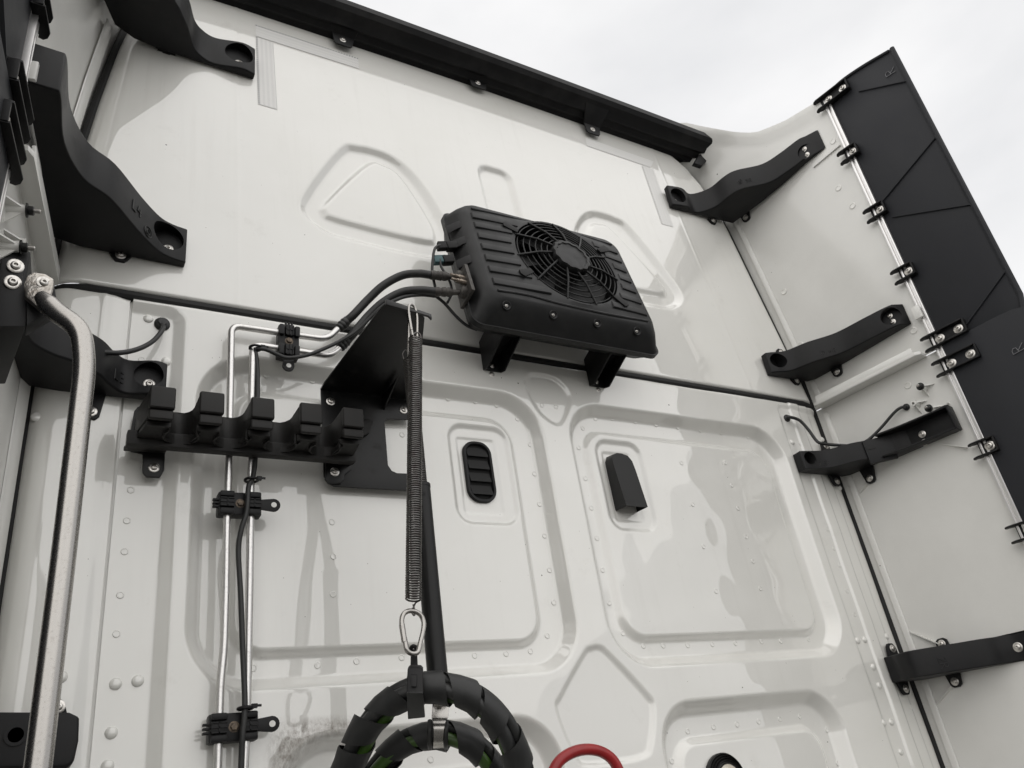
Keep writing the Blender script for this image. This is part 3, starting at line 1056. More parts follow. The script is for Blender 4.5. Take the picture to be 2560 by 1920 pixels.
def bracket(label, fpx, back, h, npk, group, ears=(), lean=True, wallbolt=True, far=None, extra=(), rise=0.0, thing_name='fairing_bracket'):
    """front: plan outline (x, y) from the foot on the wall to the far end; back: outline from the far end back to the foot"""
    zb = (U if lean else W)(*fpx[0], -.004).z
    yb = ywall(zb + h / 2) if lean else 0.0

    def lift(y):
        return rise * max(0.0, min(1.0, (yb - y) / .38))
    front = []
    for u, v in fpx:
        p = Zp(u, v, zb)
        for _ in range(6):
            p = Zp(u, v, zb + lift(p.y))
        front.append((p.x, p.y))
    front += list(extra)
    ears = [((U if lean else W)(u, v, -.009), ns) for u, v, ns in ears]
    f = [Vector((a, min(b, yb - (.026, .034)[i]) if i < 2 else b, 0)) for i, (a, b) in enumerate(front)]
    base = Vector((front[0][0], front[0][1], zb))
    t = thing(thing_name, label, 'bracket', base, group)
    fs = spline(f, 5)
    yw = ywall(zb) if lean else 0.0
    body_poly = fs + [Vector((a, b, 0)) for a, b in back] + [Vector((f[0].x, yw, 0))]
    mb = MB().prism([(p.x, p.y, zb + lift(p.y)) for p in body_poly], (0, 0, h))
    x0, x1 = f[0].x, fs[npk * 5].x
    sgn = 1 if x1 > x0 else -1
    bores = []
    if wallbolt:
        rb = h * .35
        bx = x0 + sgn * (rb + .007)
        bz = zb + h * .58
        bores.append(((bx, yb - .010, bz), (0, -1, 0), rb, .16))
    if far:
        bores += far
    bored(mb, 'body', M['plastic'], t, bores, .005) if bores else part('body', mb, M['plastic'], t, bevel=.005, seg=3)
    if wallbolt:
        place('bolt', BOLT, (bx - sgn * .004, yb - .0102, zb + h * .42), (0, -1, 0), .0125, t)
    for (ep, ns) in ears:                          # ears on the wall, up or down
        px, pz = ep.x, ep.z + ns * .005
        yy = (ywall(pz) if lean else 0.0)
        z_in = zb + .004 if ns < 0 else zb + h - .004
        pl = [(px - .024, yy - .009, z_in), (px - .016, yy - .009, pz + ns * .008), (px - .009, yy - .009, pz + ns * .016), (px + .009, yy - .009, pz + ns * .016), (px + .016, yy - .009, pz + ns * .008), (px + .024, yy - .009, z_in)]
        e = part('ear', MB().prism(pl, (0, .010, 0)), M['plastic'], t, bevel=0.002)
        place('bolt', BOLT, (px, yy - .0092, pz), (0, -1, 0), .0115, e)
    return t, fs


def on_front(fs, frac, z, off=0.001):
    """point, along-direction and outward normal on the front face"""
    k = int(frac * (len(fs) - 1))
    a, b = fs[max(k - 1, 0)], fs[min(k + 1, len(fs) - 1)]
    d = (b - a).normalized()
    n = Vector((d.y, -d.x, 0))
    if n.y > 0:
        n = -n
    p = fs[k]
    return Vector((p.x, p.y, z)) + n * off, d, n


GB = 'black brackets bracing the side fairings'
Zv = Vector((0, 0, 1))
nR, nL = fnorm(1), fnorm(-1)
# right hand ones, from the top
def far_bore(a, b, r):
    (s0, z0), (s1, z1) = fr_px(*a, .02), fr_px(*b, .02)
    return [(FR((s0 + s1) / 2 + .006, (z0 + z1) / 2 - .002, .020), nR + Vector((0, -.25, 0)), r, .15)]


b5, fs5 = bracket('short black brace on the right, topmost one just under the roof corner',
                  [(1447, 449), (1478, 456), (1505, 459), (1545, 447), (1580, 420), (1607, 407), (1662, 394), (1703, 369), (1738, 343), (1757, 334)],
                  [(2.390, -.366), (2.376, -.28), (2.356, -.17), (2.330, -.07), (2.305, .0), (2.285, .055)], 0.098, 3, GB,
                  ears=((1540, 474, -1),), far=far_bore((1737, 323), (1743, 335), .033), rise=.060)
b4, fs4 = bracket('black brace with 4R on its face, right side just above the long black seam',
                  [(1659, 811), (1681, 803), (1711, 800), (1760, 781), (1820, 762), (1880, 732), (1922, 711), (1945, 701)],
                  [(2.392, -.386), (2.385, -.34), (2.368, -.22), (2.350, -.10), (2.330, -.02), (2.31, .0)], 0.080, 2, GB,
                  ears=((1720, 819, -1), (1689, 764, 1)), far=far_bore((1921, 683), (1928, 696), .031), rise=.015)
b3, fs3 = bracket('open black channel bracket below the seam at right where two cables end',
                  [(1727, 1020), (1743, 1013), (1794, 1010), (1849, 996), (1890, 988), (1930, 978), (1955, 970)],
                  [(2.375, -.27), (2.365, -.21), (2.345, -.10), (2.33, -.02), (2.31, -.002)], 0.062, 2, GB,
                  ears=((1807, 1036, -1), (1785, 966, 1)), lean=False)
RISE2 = fr_px(2212, 1427, .045)[1] - W(1930, 1475, -.004).z
b2, fs2 = bracket('flat black brace with four bolted ears, lowest on the right, running out of frame',
                  [(1930, 1475), (1960, 1468), (1990, 1462), (2072, 1449), (2140, 1438), (2212, 1427)],
                  [(2.412, -.50), (2.405, -.44), (2.382, -.30), (2.365, -.19), (2.349, -.09), (2.335, -.002)], 0.072, 1, GB,
                  ears=((1929, 1405, 1), (1955, 1484, -1)), lean=False, wallbolt=False, rise=RISE2, extra=[(2.385, -.50)])
place('bolt', BOLT, FR(*fr_px(2199, 1398, .06), .06), nR, .0125, b2)
# far end pockets: bolts seen on the fairing end of each brace
for o_, pts in ((b5, [(1737, 323), (1743, 335)]), (b4, [(1921, 683), (1928, 696)]), (b3, [(1992, 938), (1997, 956)])):
    for (u, v) in pts:
        s, z = fr_px(u, v, .075)
        if o_ is b3:
            s, z = fr_px(u, v, .019)
            place('bolt', BOLT, FR(s, z, .0185), nR, .0115, o_)
        else:
            place('bolt', BOLT, FR(*fr_px(u, v, .0205), .0202), nR, .0115, o_)
# ears bolted to the fairing
for o_, (u, v), dz in ((b5, (1611, 470), -1), (b4, (1808, 803), -1), (b3, (1879, 1033), -1), (b2, (2035, 1391), 1), (b2, (2063, 1472), -1)):
    s, z = fr_px(u, v, .01)
    z_in = z - dz * .035
    pl = [FR(s - .024, z_in, .002), FR(s - .016, z + dz * .010, .002), FR(s - .008, z + dz * .016, .002), FR(s + .008, z + dz * .016, .002), FR(s + .016, z + dz * .010, .002), FR(s + .024, z_in, .002)]
    e = part('ear', MB().prism(pl, nR * .010), M['plastic'], o_, bevel=.002)
    place('bolt', BOLT, FR(s, z, .012), nR, .0115, e)
# channel extension and strap clamp of the third one
mb = MB()
pp = [fr_px(u, v, .05) for u, v in ((1905, 950), (2028, 905), (2050, 960), (1920, 1000))]
for (z_a, z_b) in ((2.592, 2.598), (2.664, 2.670)):
    mb.prism([FR(.17, z_a, .075), FR(.25, z_a, .060), FR(.36, z_a, .050), FR(.395, z_a, .050), FR(.395, z_a, .012), FR(.17, z_a, .012)], (0, 0, z_b - z_a))
mb.prism([FR(.395, 2.592, .050), FR(.395, 2.670, .050), FR(.395, 2.670, .012), FR(.395, 2.592, .012)], sx * .006)
mb.prism([FR(.17, 2.595, .012), FR(.397, 2.595, .012), FR(.397, 2.667, .012), FR(.17, 2.667, .012)], nR * .006)
part('channel', mb, M['plastic'], b3, bevel=.0015)
p_, d_, n_ = on_front(fs3, .70, 2.622, .003)
mb = MB().box(p_ + d_ * .01, (.085, .012, .080), (d_, n_, Zv))
part('strap_clamp', mb, M['plastic'], b3, bevel=.002)
part('clamp_slot', MB().box(p_ + n_ * .0065 - d_ * .015 + Zv * .012, (.028, .002, .010), (d_, n_, Zv)), M['gasket'], b3)
# moulded marks on the front faces
for o_, fs_, fr_, z, tx in ((b5, fs5, .58, 3.778, '5R'), (b4, fs4, .52, 2.985, '4R'), (b3, fs3, .30, 2.612, '3R')):
    p_, d_, n_ = on_front(fs_, fr_, z)
    part('moulded_mark', text_strokes(tx, p_, d_, Zv, .016, .0008, n_), M['ink'], o_)
    mb = MB().tube([p_ - d_ * .022 + Zv * .008 + d_ * (.009 * math.cos(a)) + Zv * (.009 * math.sin(a)) for a in np.linspace(0, 2 * math.pi, 17)[:-1]], .0007, 6, closed=True)
    mb.tube([p_ - d_ * .022 + Zv * .008 + d_ * (.004 * math.cos(a)) + Zv * (.004 * math.sin(a)) for a in np.linspace(0, 2 * math.pi, 13)[:-1]], .0008, 6, closed=True)
    part('moulded_ring', mb, M['ink'], o_)
p_, d_, n_ = on_front(fs2, .45, 1.975)
part('moulded_mark', text_strokes('2R', p_ + Zv * .012, -Zv, d_, .020, .0009, n_), M['ink'], b2)

# left hand ones
b6, fs6 = bracket('large black curved brace at the top left corner, reaching out of frame upwards',
                  [(548, 171), (519, 159), (465, 138), (437, 123), (418, 101), (407, 63), (391, 25), (377, 0)],
                  [(-.075, -.42), (-.062, -.28), (-.040, -.15), (-.010, -.05), (.030, .03), (.08, .055), (.14, .064)], 0.112, 1, GB,
                  ears=((361, 101, -1),), extra=[(.105, -.175), (.045, -.26), (-.010, -.35), (-.030, -.42)])
b7, fs7 = bracket('big black curved brace marked L4 at the upper left, above the handle',
                  [(398, 577), (368, 560), (340, 540), (300, 500), (240, 430), (180, 385), (140, 310), (133, 220), (128, 196)],
                  [(-.100, -.43), (-.085, -.33), (-.066, -.22), (-.052, -.10), (-.035, -.015), (.02, .0)], 0.098, 2, GB,
                  ears=((261, 547, -1),))
b8, fs8 = bracket('black brace marked L3 at the left, half hidden by the bent steel handle',
                  [(354, 868), (328, 860), (273, 850), (241, 833), (213, 808), (159, 781), (118, 767), (77, 746), (59, 721), (57, 702)],
                  [(-.105, -.34), (-.095, -.28), (-.080, -.22), (-.062, -.10), (-.045, -.01), (.02, .0)], 0.080, 1, GB,
                  ears=((197, 884, -1),), lean=False, extra=[(-.055, -.33)])
for o_, fs_, fr_, z, tx, sz in ((b7, fs7, .40, 3.012, '4L', .025), (b8, fs8, .27, 2.635, '3L', .022)):
    p_, d_, n_ = on_front(fs_, fr_, z)
    mk = text_strokes(tx[::-1], p_ + d_ * (sz * .5), -d_, Zv, sz, .0012, n_)
    part('ink_mark', mk, M['ink'], o_)
p_, d_, n_ = on_front(fs7, .335, 2.998)
mb = MB()
for r_ in (.013, .006):
    mb.tube([p_ + d_ * (r_ * math.cos(a)) + Zv * (r_ * math.sin(a)) for a in np.linspace(0, 2 * math.pi, 17)[:-1]], .0012, 6, closed=True)
part('moulded_ring', mb, M['ink'], b7)
# hooked rear end of the L4 brace with its bolt
place('bolt', BOLT, (-.060, -.392, 3.052), (1, -.2, 0), .013, b7)
# plate on which the handle is bolted, end of the L3 brace
plate_y = -.50
pc = [W(3, 556, -.50), W(44, 563, -.50), W(58, 640, -.50), W(56, 705, -.50), W(-4, 705, -.50), W(-10, 640, -.50)]
hp = part('end_plate', MB().prism(pc, (-.02, .17, 0)), M['plastic'], b8, bevel=.002)
for u, v in ((33, 575), (27, 610)):
    place('bolt', BOLT, W(u, v, -.501), (0.15, -1, -.1), .0112, hp)
mb = MB().prism([W(56, 605, -.50), W(118, 615, -.50), W(122, 640, -.50), W(112, 672, -.50), W(56, 705, -.50)], (0, .03, 0))
part('end_block', mb, M['plastic'], b8, bevel=.004)
# lowest left: bumper-like block
mb = MB().prism([W(-60, 1537, -.06), W(150, 1538, -.06), W(172, 1548, -.06), W(170, 1600, -.06), W(160, 1646, -.06), W(145, 1660, -.06), W(-60, 1660, -.06)], (0, .055, 0))
bl = thing('fairing_bracket', 'thick black block bracket in the bottom left corner behind the steel handle', 'bracket', W(60, 1660, 0), GB)
part('body', mb, M['plastic'], bl, bevel=.010, seg=3)
part('socket_ring', MB().lathe([(.016, 0), (.016, .003), (.011, .003), (.010, -.004), (.0001, -.004)], W(34, 1588, -.060), (0, -1, 0), 18), M['plastic'], bl)
e = part('ear', MB().prism([W(112, 1545, -.012), W(112, 1512, -.012), W(126, 1506, -.012), W(140, 1515, -.012), W(146, 1545, -.012)], (0, .010, 0)), M['plastic'], bl, bevel=.002)
place('bolt', BOLT, W(126, 1527, -.0125), (0, -1, 0), .011, e)

# ================================================================= grab handle
hd = thing('grab_handle', 'bent stainless steel tube handle standing at the left edge', 'handle', W(85, 1900, -.55))
hy = -.555
hpts = [W(88, 640, -.53), W(118, 672, -.54), W(176, 712, hy), W(184, 790, hy)]
low = hpts[-1]
hpts += [Vector((low.x + .0015, hy, 2.1)), Vector((low.x + .001, hy, 1.55)), Vector((low.x, hy, 1.30))]
path = filleted(hpts, .055, 8)
rr = []
for i, p in enumerate(path):
    rr.append(.0136)
rr[0] = .009
part('tube', MB().tube(path, .0165, 24, rr=rr), M['steel'], hd, angle=60)
mb = MB().prism([W(58, 594, -.516), W(74, 587, -.516), W(98, 591, -.516), W(117, 602, -.516), W(116, 618, -.516), W(104, 668, -.53), W(88, 668, -.53), W(54, 640, -.516), W(53, 612, -.516)], (0, .010, 0))
part('flattened_end', mb, M['hammered'], hd, bevel=.003)
place('bolt', BOLT, W(94, 611, -.517), (.25, -1, -.1), .0098, hd)

# ================================================================= condenser unit on the wall
OC = Vector((1.179, -0.171, 3.07))
CV = Vector((0, .196, .981)).normalized()
CN = Vector((0, -.981, .196)).normalized()
CXv = Vector((1, 0, 0))


def cl(x, v, n):
    return OC + CXv * x + CV * v + CN * n


cu = thing('condenser_unit', 'black ribbed air conditioning condenser box with round fan grille, mounted on the wall', 'condenser', (1.168, -.02, 2.80))
FX, FV, FRAD = 0.024, 0.026, 0.163
# back tray
secs = [[cl(x, v, n) for x, v in rrect(hw, v0, v1, r, 5)] for n, hw, v0, v1, r in ((-.115, .270, -.18, .175, .03), (-.11, .278, -.190, .183, .03), (-.075, .290, -.214, .208, .03), (-.071, .299, -.222, .214, .03), (-.056, .299, -.222, .214, .03))]
part('back_tray', MB().loft(secs), M['casing'], cu, angle=32)
# domed cover with a round opening
prof = [(-.0555, .295, -.218, .211, .03), (-.048, .290, -.212, .209, .032), (-.024, .281, -.192, .206, .04), (-.008, .270, -.174, .203, .044), (-.002, .262, -.166, .200, .044), (0, .256, -.162, .196, .042)]
NS = 10
mb = MB()
rings = [[cl(x, v, n) for x, v in rrect(hw, v0, v1, r, NS)] for n, hw, v0, v1, r in prof]
# front face: bridge the outline to the circle by angle
nr = len(rings[0])
outl = rrect(.256, -.162, .196, .042, NS)
# refine the outline so that long edges follow the circle
ref = []
for i in range(nr):
    a, b = outl[i], outl[(i + 1) % nr]
    m_ = max(1, int(math.hypot(b[0] - a[0], b[1] - a[1]) / .02))
    for k in range(m_):
        ref.append((a[0] + (b[0] - a[0]) * k / m_, a[1] + (b[1] - a[1]) * k / m_))
circ = []
for x, v in ref:
    a = math.atan2(v - FV, x - FX)
    circ.append((FX + FRAD * math.cos(a), FV + FRAD * math.sin(a)))
mb.loft(rings, cap=False)
mb.loft([[cl(x, v, 0) for x, v in ref], [cl(x * .5 + c_[0] * .5, v * .5 + c_[1] * .5, .005) for (x, v), c_ in zip(ref, circ)], [cl(FX + (x - FX) * 1.035, FV + (v - FV) * 1.035, .009) for x, v in circ], [cl(x, v, .008) for x, v in circ], [cl(x, v, -.055) for x, v in circ]], cap=False)
part('cover', mb, M['casing'], cu, angle=32)
part('fan_well', MB().lathe([(FRAD + .002, 0), (FRAD + .002, .003), (.0001, .003)], cl(FX, FV, -.058), CN, 40), M['void'], cu)
# pressed ribs of the cover
for v in (-.118, -.072, -.028, .016, .060, .104, .144):
    for sd_ in (-1, 1):
        half = math.sqrt(max(0, (FRAD + .012) ** 2 - (v - FV) ** 2))
        xin = FX + sd_ * half if half else FX
        xo = sd_ * .248
        if (xin - xo) * sd_ > -.03:
            continue
        a, b = sorted((xin, xo))
        z = .0012
        mb = MB()
        mb.loft([[cl(x, vv, n) for (x, vv) in ((a + i_, v - .013 + i_), (b - i_, v - .013 + i_), (b - i_, v + .013 - i_), (a + i_, v + .013 - i_))] for i_, n in ((0, .0), (.003, .0055))])
        for p_ in mb.v:                                # ribs follow the slightly domed cover
            q_ = abs((p_ - OC).dot(CXv) - xo) / .25
            p_ += CN * min(.0065, .030 * q_)
        part('cover_rib', mb, M['casing'], cu, bevel=.0015)
for v in (-.150, .176):
    mb = MB()
    mb.tube(spline([cl(-.24, v, .001), cl(-.15, v + .004, .002), cl(-.05, v - (.004 if v < 0 else -.006), .002), cl(.10, v - (.006 if v < 0 else -.006), .002), cl(.24, v, .001)], 8), .004, 8)
    part('cover_bead', mb, M['casing'], cu)
# grille
for i, r_ in enumerate(np.linspace(.072, FRAD - .007, 6)):
    nn_ = .028 - .024 * (r_ / FRAD) ** 2
    mb = MB().tube([cl(FX + r_ * math.cos(a), FV + r_ * math.sin(a), nn_) for a in np.linspace(0, 2 * math.pi, 65)[:-1]], .0019, 6, closed=True)
    part('grille_ring', mb, M['casing'], cu)
for k in range(11):
    a = 2 * math.pi * k / 11 + .12
    d_ = .28
    p0 = cl(FX + .044 * math.cos(a), FV + .044 * math.sin(a), .028)
    p1 = cl(FX + (FRAD + .004) * math.cos(a + d_), FV + (FRAD + .004) * math.sin(a + d_), .008)
    pm = (p0 + p1) / 2 + CN * .006
    mb = MB().tube([p0, pm, p1], .0030, 8)
    part('grille_spoke', mb, M['casing'], cu)
hubo = []
for k in range(64):
    a = 2 * math.pi * k / 64
    hubo.append((FX + (.060 + .0024 * math.cos(13 * a)) * math.cos(a), FV + (.060 + .0024 * math.cos(13 * a)) * math.sin(a)))
mb = MB()
mb.loft([[cl(FX + (x - FX) * k_, FV + (v - FV) * k_, n) for x, v in hubo] for k_, n in ((1.0, -.005), (1.0, .030), (.95, .037), (.80, .0375), (.77, .0345), (.2, .035))])
part('hub', mb, M['casing'], cu, angle=40)
for k in range(7):
    a = 2 * math.pi * k / 7
    secs = []
    for r_, tw in ((.05, .45), (.09, .35), (.125, .28), (.146, .26)):
        row = []
        for j in np.linspace(-1, 1, 5):
            aa = a + j * .30 + r_ * 2.5
            row.append(cl(FX + r_ * math.cos(aa), FV + r_ * math.sin(aa), -.032 + j * .014 * tw / .3 * .8))
        secs.append(row + [p - CN * .002 for p in row[::-1]])
    part('fan_blade', MB().loft(secs), M['casing'], cu)
# lugs at the rim of the grille
for a in (2.62, 3.65, 5.55, .55):
    p = cl(FX + (FRAD + .022) * math.cos(a), FV + (FRAD + .024) * math.sin(a), .0105)
    dr = (CXv * math.cos(a) + CV * math.sin(a))
    tg = CN.cross(dr)
    mb = MB().prism([p - dr * .024 - tg * .008, p - dr * .024 + tg * .008, p + dr * .018 + tg * .013, p + dr * .024, p + dr * .018 - tg * .013], CN * .004)
    part('grille_lug', mb, M['gasket'], cu, bevel=.001)
# cover screws in round dimples along the bottom
for x in (-.215, -.075, .065, .20):
    p = cl(x, -.182, -.0155)
    nv = (CN * .85 - CV * .5).normalized()
    part('screw_dimple', MB().lathe([(.013, -.002), (.013, .002), (.011, .0032), (.008, .0015), (.0065, -.001), (.0001, -.001)], p, nv, 16), M['casing'], cu)
    place('bolt', BOLT, p, nv, .0048, cu)
# mounting legs: two pairs of cheeks and a web each
for x0 in (0.985, 1.330):
    mb = MB()
    ck = [(-.001, 2.812), (-.022, 2.806), (-.10, 2.842), (-.165, 2.868), (-.165, 2.885), (-.05, 2.92), (-.001, 2.90)]
    for dx in (0.0, 0.052):
        mb.prism([(x0 + dx, y, z) for y, z in ck], (.004, 0, 0))
    mb.prism([(x0 + .003, -.001, 2.812), (x0 + .053, -.001, 2.812), (x0 + .053, -.001, 2.90), (x0 + .003, -.001, 2.90)], (0, -.004, 0))
    mb.prism([(x0 + .003, -.004, 2.860), (x0 + .053, -.004, 2.860), (x0 + .053, -.165, 2.884), (x0 + .003, -.165, 2.884)], (0, 0, .004))
    lg = part('mounting_leg', mb, M['plastic'], cu, bevel=.001)
    place('bolt', BOLT, (x0 + .028, -.005, 2.828), (0, -1, 0), .0075, lg)
# connection block and service valves at the left side
mb = MB().prism([cl(-.297, -.150, -.012), cl(-.297, -.055, -.012), cl(-.297, -.050, -.075), cl(-.297, -.150, -.082)], (-.010, 0, 0))
part('connection_plate', mb, M['crimp'], cu, bevel=.002)
HY0, HY1 = -.035, -.165
A1, A2 = cl(-.305, -.072, -.045), cl(-.305, -.128, -.045)
for p in (A1, A2):
    part('port_block', MB().lathe([(.017, 0), (.017, .012), (.013, .016), (.0001, .016)], p, (-1, 0, .1), 14), M['crimp'], cu)
for p in (cl(-.306, -.092, -.030), cl(-.306, -.108, -.030)):
    part('service_valve', MB().lathe([(.007, 0), (.007, .016), (.0055, .018), (.0055, .026), (.0035, .027), (.0035, .040), (.0001, .041)], p, (-1, 0, .12), 10), M['brass'], cu)
# side buttresses on the left flank
for v in (-.02, .055, .12):
    mb = MB().prism([cl(-.276, v - .014, -.016), cl(-.296, v - .016, -.040), cl(-.296, v + .016, -.040), cl(-.276, v + .014, -.016)], cl(0, 0, 0) - cl(.010, 0, .008))
    part('side_buttress', mb, M['plastic'], cu, bevel=.002)

# ---- electric plugs beside the condenser
for lab, (u, v), m_, nm in (('black electric plug at the upper left flank of the condenser', (966, 533), 'plastic', 'electric_plug'), ('dark teal electric plug under the black one at the condenser flank', (958, 563), 'teal', 'electric_plug')):
    c = W(u, v, -.115)
    t = thing(nm, lab, 'electric plug', c, 'plugs at the condenser')
    ax = (Vector((.97, -.1, .22)).normalized(), Vector((.1, .99, 0)).normalized(), Vector((-.2, 0, .97)).normalized())
    part('socket', MB().box(c + ax[0] * .012, (.030, .022, .022), ax), M['plastic'], t, bevel=.003)
    part('plug_body', MB().box(c - ax[0] * .016, (.026, .018, .017), ax), M[m_], t, bevel=.002)
    part('latch', MB().box(c - ax[0] * .008 + ax[2] * .013, (.034, .010, .005), ax), M[m_], t, bevel=.001)


def cable(label, pts, r, m='hose', cat='cable', group=None, name='cable', n=8):
    p = spline(pts, n)
    return single(name, MB().tube(p, r, 10), M[m], label, cat, p[0], group, angle=60)


cable('thin black wire from the upper plug down behind both hoses', [W(954, 528, -.118), W(940, 536, -.12), W(935, 560, -.12), W(934, 590, -.115), W(940, 620, -.11), W(944, 642, -.11)], .0036, group='wires at the condenser')
cable('thin black wire from the teal plug down past the service valves', [W(950, 560, -.12), W(953, 576, -.12), W(965, 596, -.12), W(974, 615, -.115), W(975, 635, -.11), W(966, 655, -.10)], .0033, group='wires at the condenser')
cable('black wire running diagonally under the left corner of the condenser', [W(943, 641, -.11), W(960, 655, -.105), W(985, 683, -.10), W(1008, 703, -.095), W(1030, 712, -.08)], .0042, group='wires at the condenser')

# ================================================================= refrigerant hoses and pipes
PY = -.030


def pipe_pts(l, y=PY):
    return [W(u, v, y) for u, v in l]


hoseA = spline([W(748, 694, PY - .004), W(764, 680, -.045), W(796, 646, -.06), W(829, 616, -.08), W(869, 595, -.10), W(905, 591, -.118), W(930, 594, -.127)], 8)
hoseB = spline([W(750, 735, PY - .004), W(764, 720, -.045), W(796, 682, -.06), W(829, 652, -.08), W(869, 631, -.10), W(910, 627, -.118), W(940, 630, -.127)], 8)
for lab, hp_, A, start in (('upper black rubber refrigerant hose arching to the condenser', hoseA, A1, (731, 711)), ('lower black rubber refrigerant hose arching to the condenser', hoseB, A2, (733, 752))):
    t = thing('refrigerant_hose', lab, 'hose', hp_[0], 'hoses between pipes and condenser')
    part('rubber_hose', MB().tube(hp_, .0105, 14), M['hose'], t, angle=60)
    e0 = hp_[-1]
    d = (A - e0)
    ts = [0, .06, .12, .2, .22, .34, .36, .44, .5, .58, .62, 1.0]
    rs = [.0115, .0125, .0125, .0105, .012, .0128, .011, .0125, .0118, .0085, .0075, .0075]
    part('crimp_fitting', MB().tube([e0 + d * t_ for t_ in ts], .01, 14, rr=rs), M['crimp'], t, angle=50)
    s0 = W(*start, PY)
    d = hp_[0] - s0
    ts = [0, .1, .2, .32, .42, .55, .65, .8, .9, 1.15]
    rs = [.0085, .012, .0125, .0105, .0130, .0128, .0105, .0130, .0118, .0112]
    part('crimp_sleeve', MB().tube([s0 + d * t_ for t_ in ts], .01, 14, rr=rs), M['hose'], t, angle=50)

pA = filleted(pipe_pts([(735, 706), (706, 733), (640, 724), (500, 703), (497, 863), (495, 984), (490, 1131), (488, 1260), (484, 1397), (476, 1479), (474, 1533), (470, 1657)]) + [W(464, 1900, PY)], .022, 6)
pB = filleted(pipe_pts([(738, 748), (714, 769), (640, 758), (546, 744), (543, 863), (542, 995), (541, 1131), (539, 1260), (536, 1410), (533, 1533), (528, 1657)]) + [W(520, 1900, PY)], .022, 6)
single('aluminium_pipe', MB().tube(pA, .0076, 14), M['alu'], 'left one of the two bright aluminium pipes down the wall, with the higher bend', 'pipe', pA[-1], 'aluminium refrigerant pipes', angle=60)
single('aluminium_pipe', MB().tube(pB, .0076, 14), M['alu'], 'right one of the two bright aluminium pipes, with the black cord beside it', 'pipe', pB[-1], 'aluminium refrigerant pipes', angle=60)


def pipe_clamp(label, c, along, across, bolt_m=HEX):
    """clamp holding the two pipes: along = pipe direction"""
    t = thing('pipe_clamp', label, 'clamp', c, 'black clamps holding the pipes')
    n = Vector((0, -1, 0))
    c = Vector(c)
    part('base_block', MB().box(c - n * .004, (.084, .026, .048), (across, n, along)), M['plastic'], t, bevel=.004)
    for s in (-1, 1):
        mb = MB()
        mb.box(c + across * (s * .026) + n * .010, (.028, .012, .020), (across, n, along))
        part('saddle', mb, M['plastic'], t, bevel=.003)
        mb = MB()
        for k in (-1, 0, 1):
            mb.box(c + across * (s * .026) + n * .0165 + along * (k * .008), (.026, .003, .0022), (across, n, along))
        mb.box(c + across * (s * .026) + n * .0165, (.0022, .003, .018), (across, n, along))
        part('saddle_rib', mb, M['plastic'], t)
    for s in (-1, 1):
        for k in (-1, 1):
            part('pipe_cradle', MB().box(c + across * (s * .026) + n * .008 + along * (k * .018), (.028, .018, .012), (across, n, along)), M['plastic'], t, bevel=.004)
    # tongue with an eye at one end and a latch at the other
    r0 = .0135
    ctr = c + across * .066 + n * .004
    outer = [c + across * .038 + along * .010 + n * .004, ] + [ctr + across * (r0 * math.cos(a)) + along * (r0 * math.sin(a)) for a in np.linspace(math.pi / 2, -math.pi / 2, 9)] + [c + across * .038 - along * .010 + n * .004]
    part('tongue', MB().prism(outer, n * .006), M['plastic'], t, bevel=.001)
    part('eye', MB().lathe([(.0056, 0), (.0056, .0008), (.0001, .0008)], ctr + n * .006, n, 14), M['fairing'], t)
    mb = MB()
    for k in (-1, 0, 1):
        mb.box(c - across * .044 + along * (k * .007) + n * .004, (.016, .010, .004), (across, n, along))
    part('latch', mb, M['plastic'], t, bevel=.001)
    place('bolt', bolt_m, c + n * .008, n, .0095, t)
    return t


up_v = Vector((0, 0, 1))
rt_v = Vector((1, 0, 0))
c1 = W(622, 741, PY)
pipe_clamp('black pipe clamp standing upright on the level part of the pipes, below the seam', c1, Vector((1, 0, -.03)).normalized(), Vector((-.03, 0, -1)).normalized())
pipe_clamp('black two pipe clamp in the middle, below the toothed hose rack', W(517, 1091, PY), up_v, rt_v)
pipe_clamp('black two pipe clamp with rusty bolt near the bottom of the photo', W(503, 1572, PY), up_v, rt_v)

cable('black electric cord running down along the right aluminium pipe', [W(u, v, y) for u, v, y in ((551, 752, -.035), (556, 800, -.032), (556, 880, -.032), (552, 984, -.036), (546, 1031, -.045), (537, 1052, -.05), (533, 1104, -.052), (521, 1145, -.05), (515, 1186, -.045), (518, 1252, -.042), (520, 1287, -.042), (524, 1397, -.044), (529, 1520, -.05), (524, 1588, -.052), (521, 1657, -.048), (514, 1900, -.045))], .0052)
cable('black electric cord swinging from the pipes up along the lower hose', [W(u, v, y) for u, v, y in ((552, 753, -.04), (574, 755, -.045), (602, 767, -.05), (623, 773, -.054), (664, 767, -.05), (705, 751, -.048), (738, 735, -.05), (770, 715, -.060), (800, 686, -.075), (826, 662, -.092), (846, 652, -.10), (875, 641, -.105), (911, 637, -.11), (943, 640, -.115))], .0046)
for lab, (u, v), y in (('cable tie at the upper bend of the right pipe', (552, 752), -.036), ('cable tie on the cord just under the hose rack', (543, 1037), -.042), ('cable tie on the cord right above the lowest clamp', (530, 1530), -.046)):
    c = W(u, v, y)
    mb = MB().tube([c + rt_v * (.0125 * math.cos(a)) + Vector((0, .0125 * math.sin(a), 0)) for a in np.linspace(0, 2 * math.pi, 17)[:-1]], .003, 6, closed=True)
    mb.box(c + Vector((.014, -.006, .002)), (.010, .008, .007))
    mb.box(c + Vector((.020, -.008, .002)), (.012, .003, .004))
    single('cable_tie', mb, M['plastic'], lab, 'cable tie', c, 'cable ties on the cord')

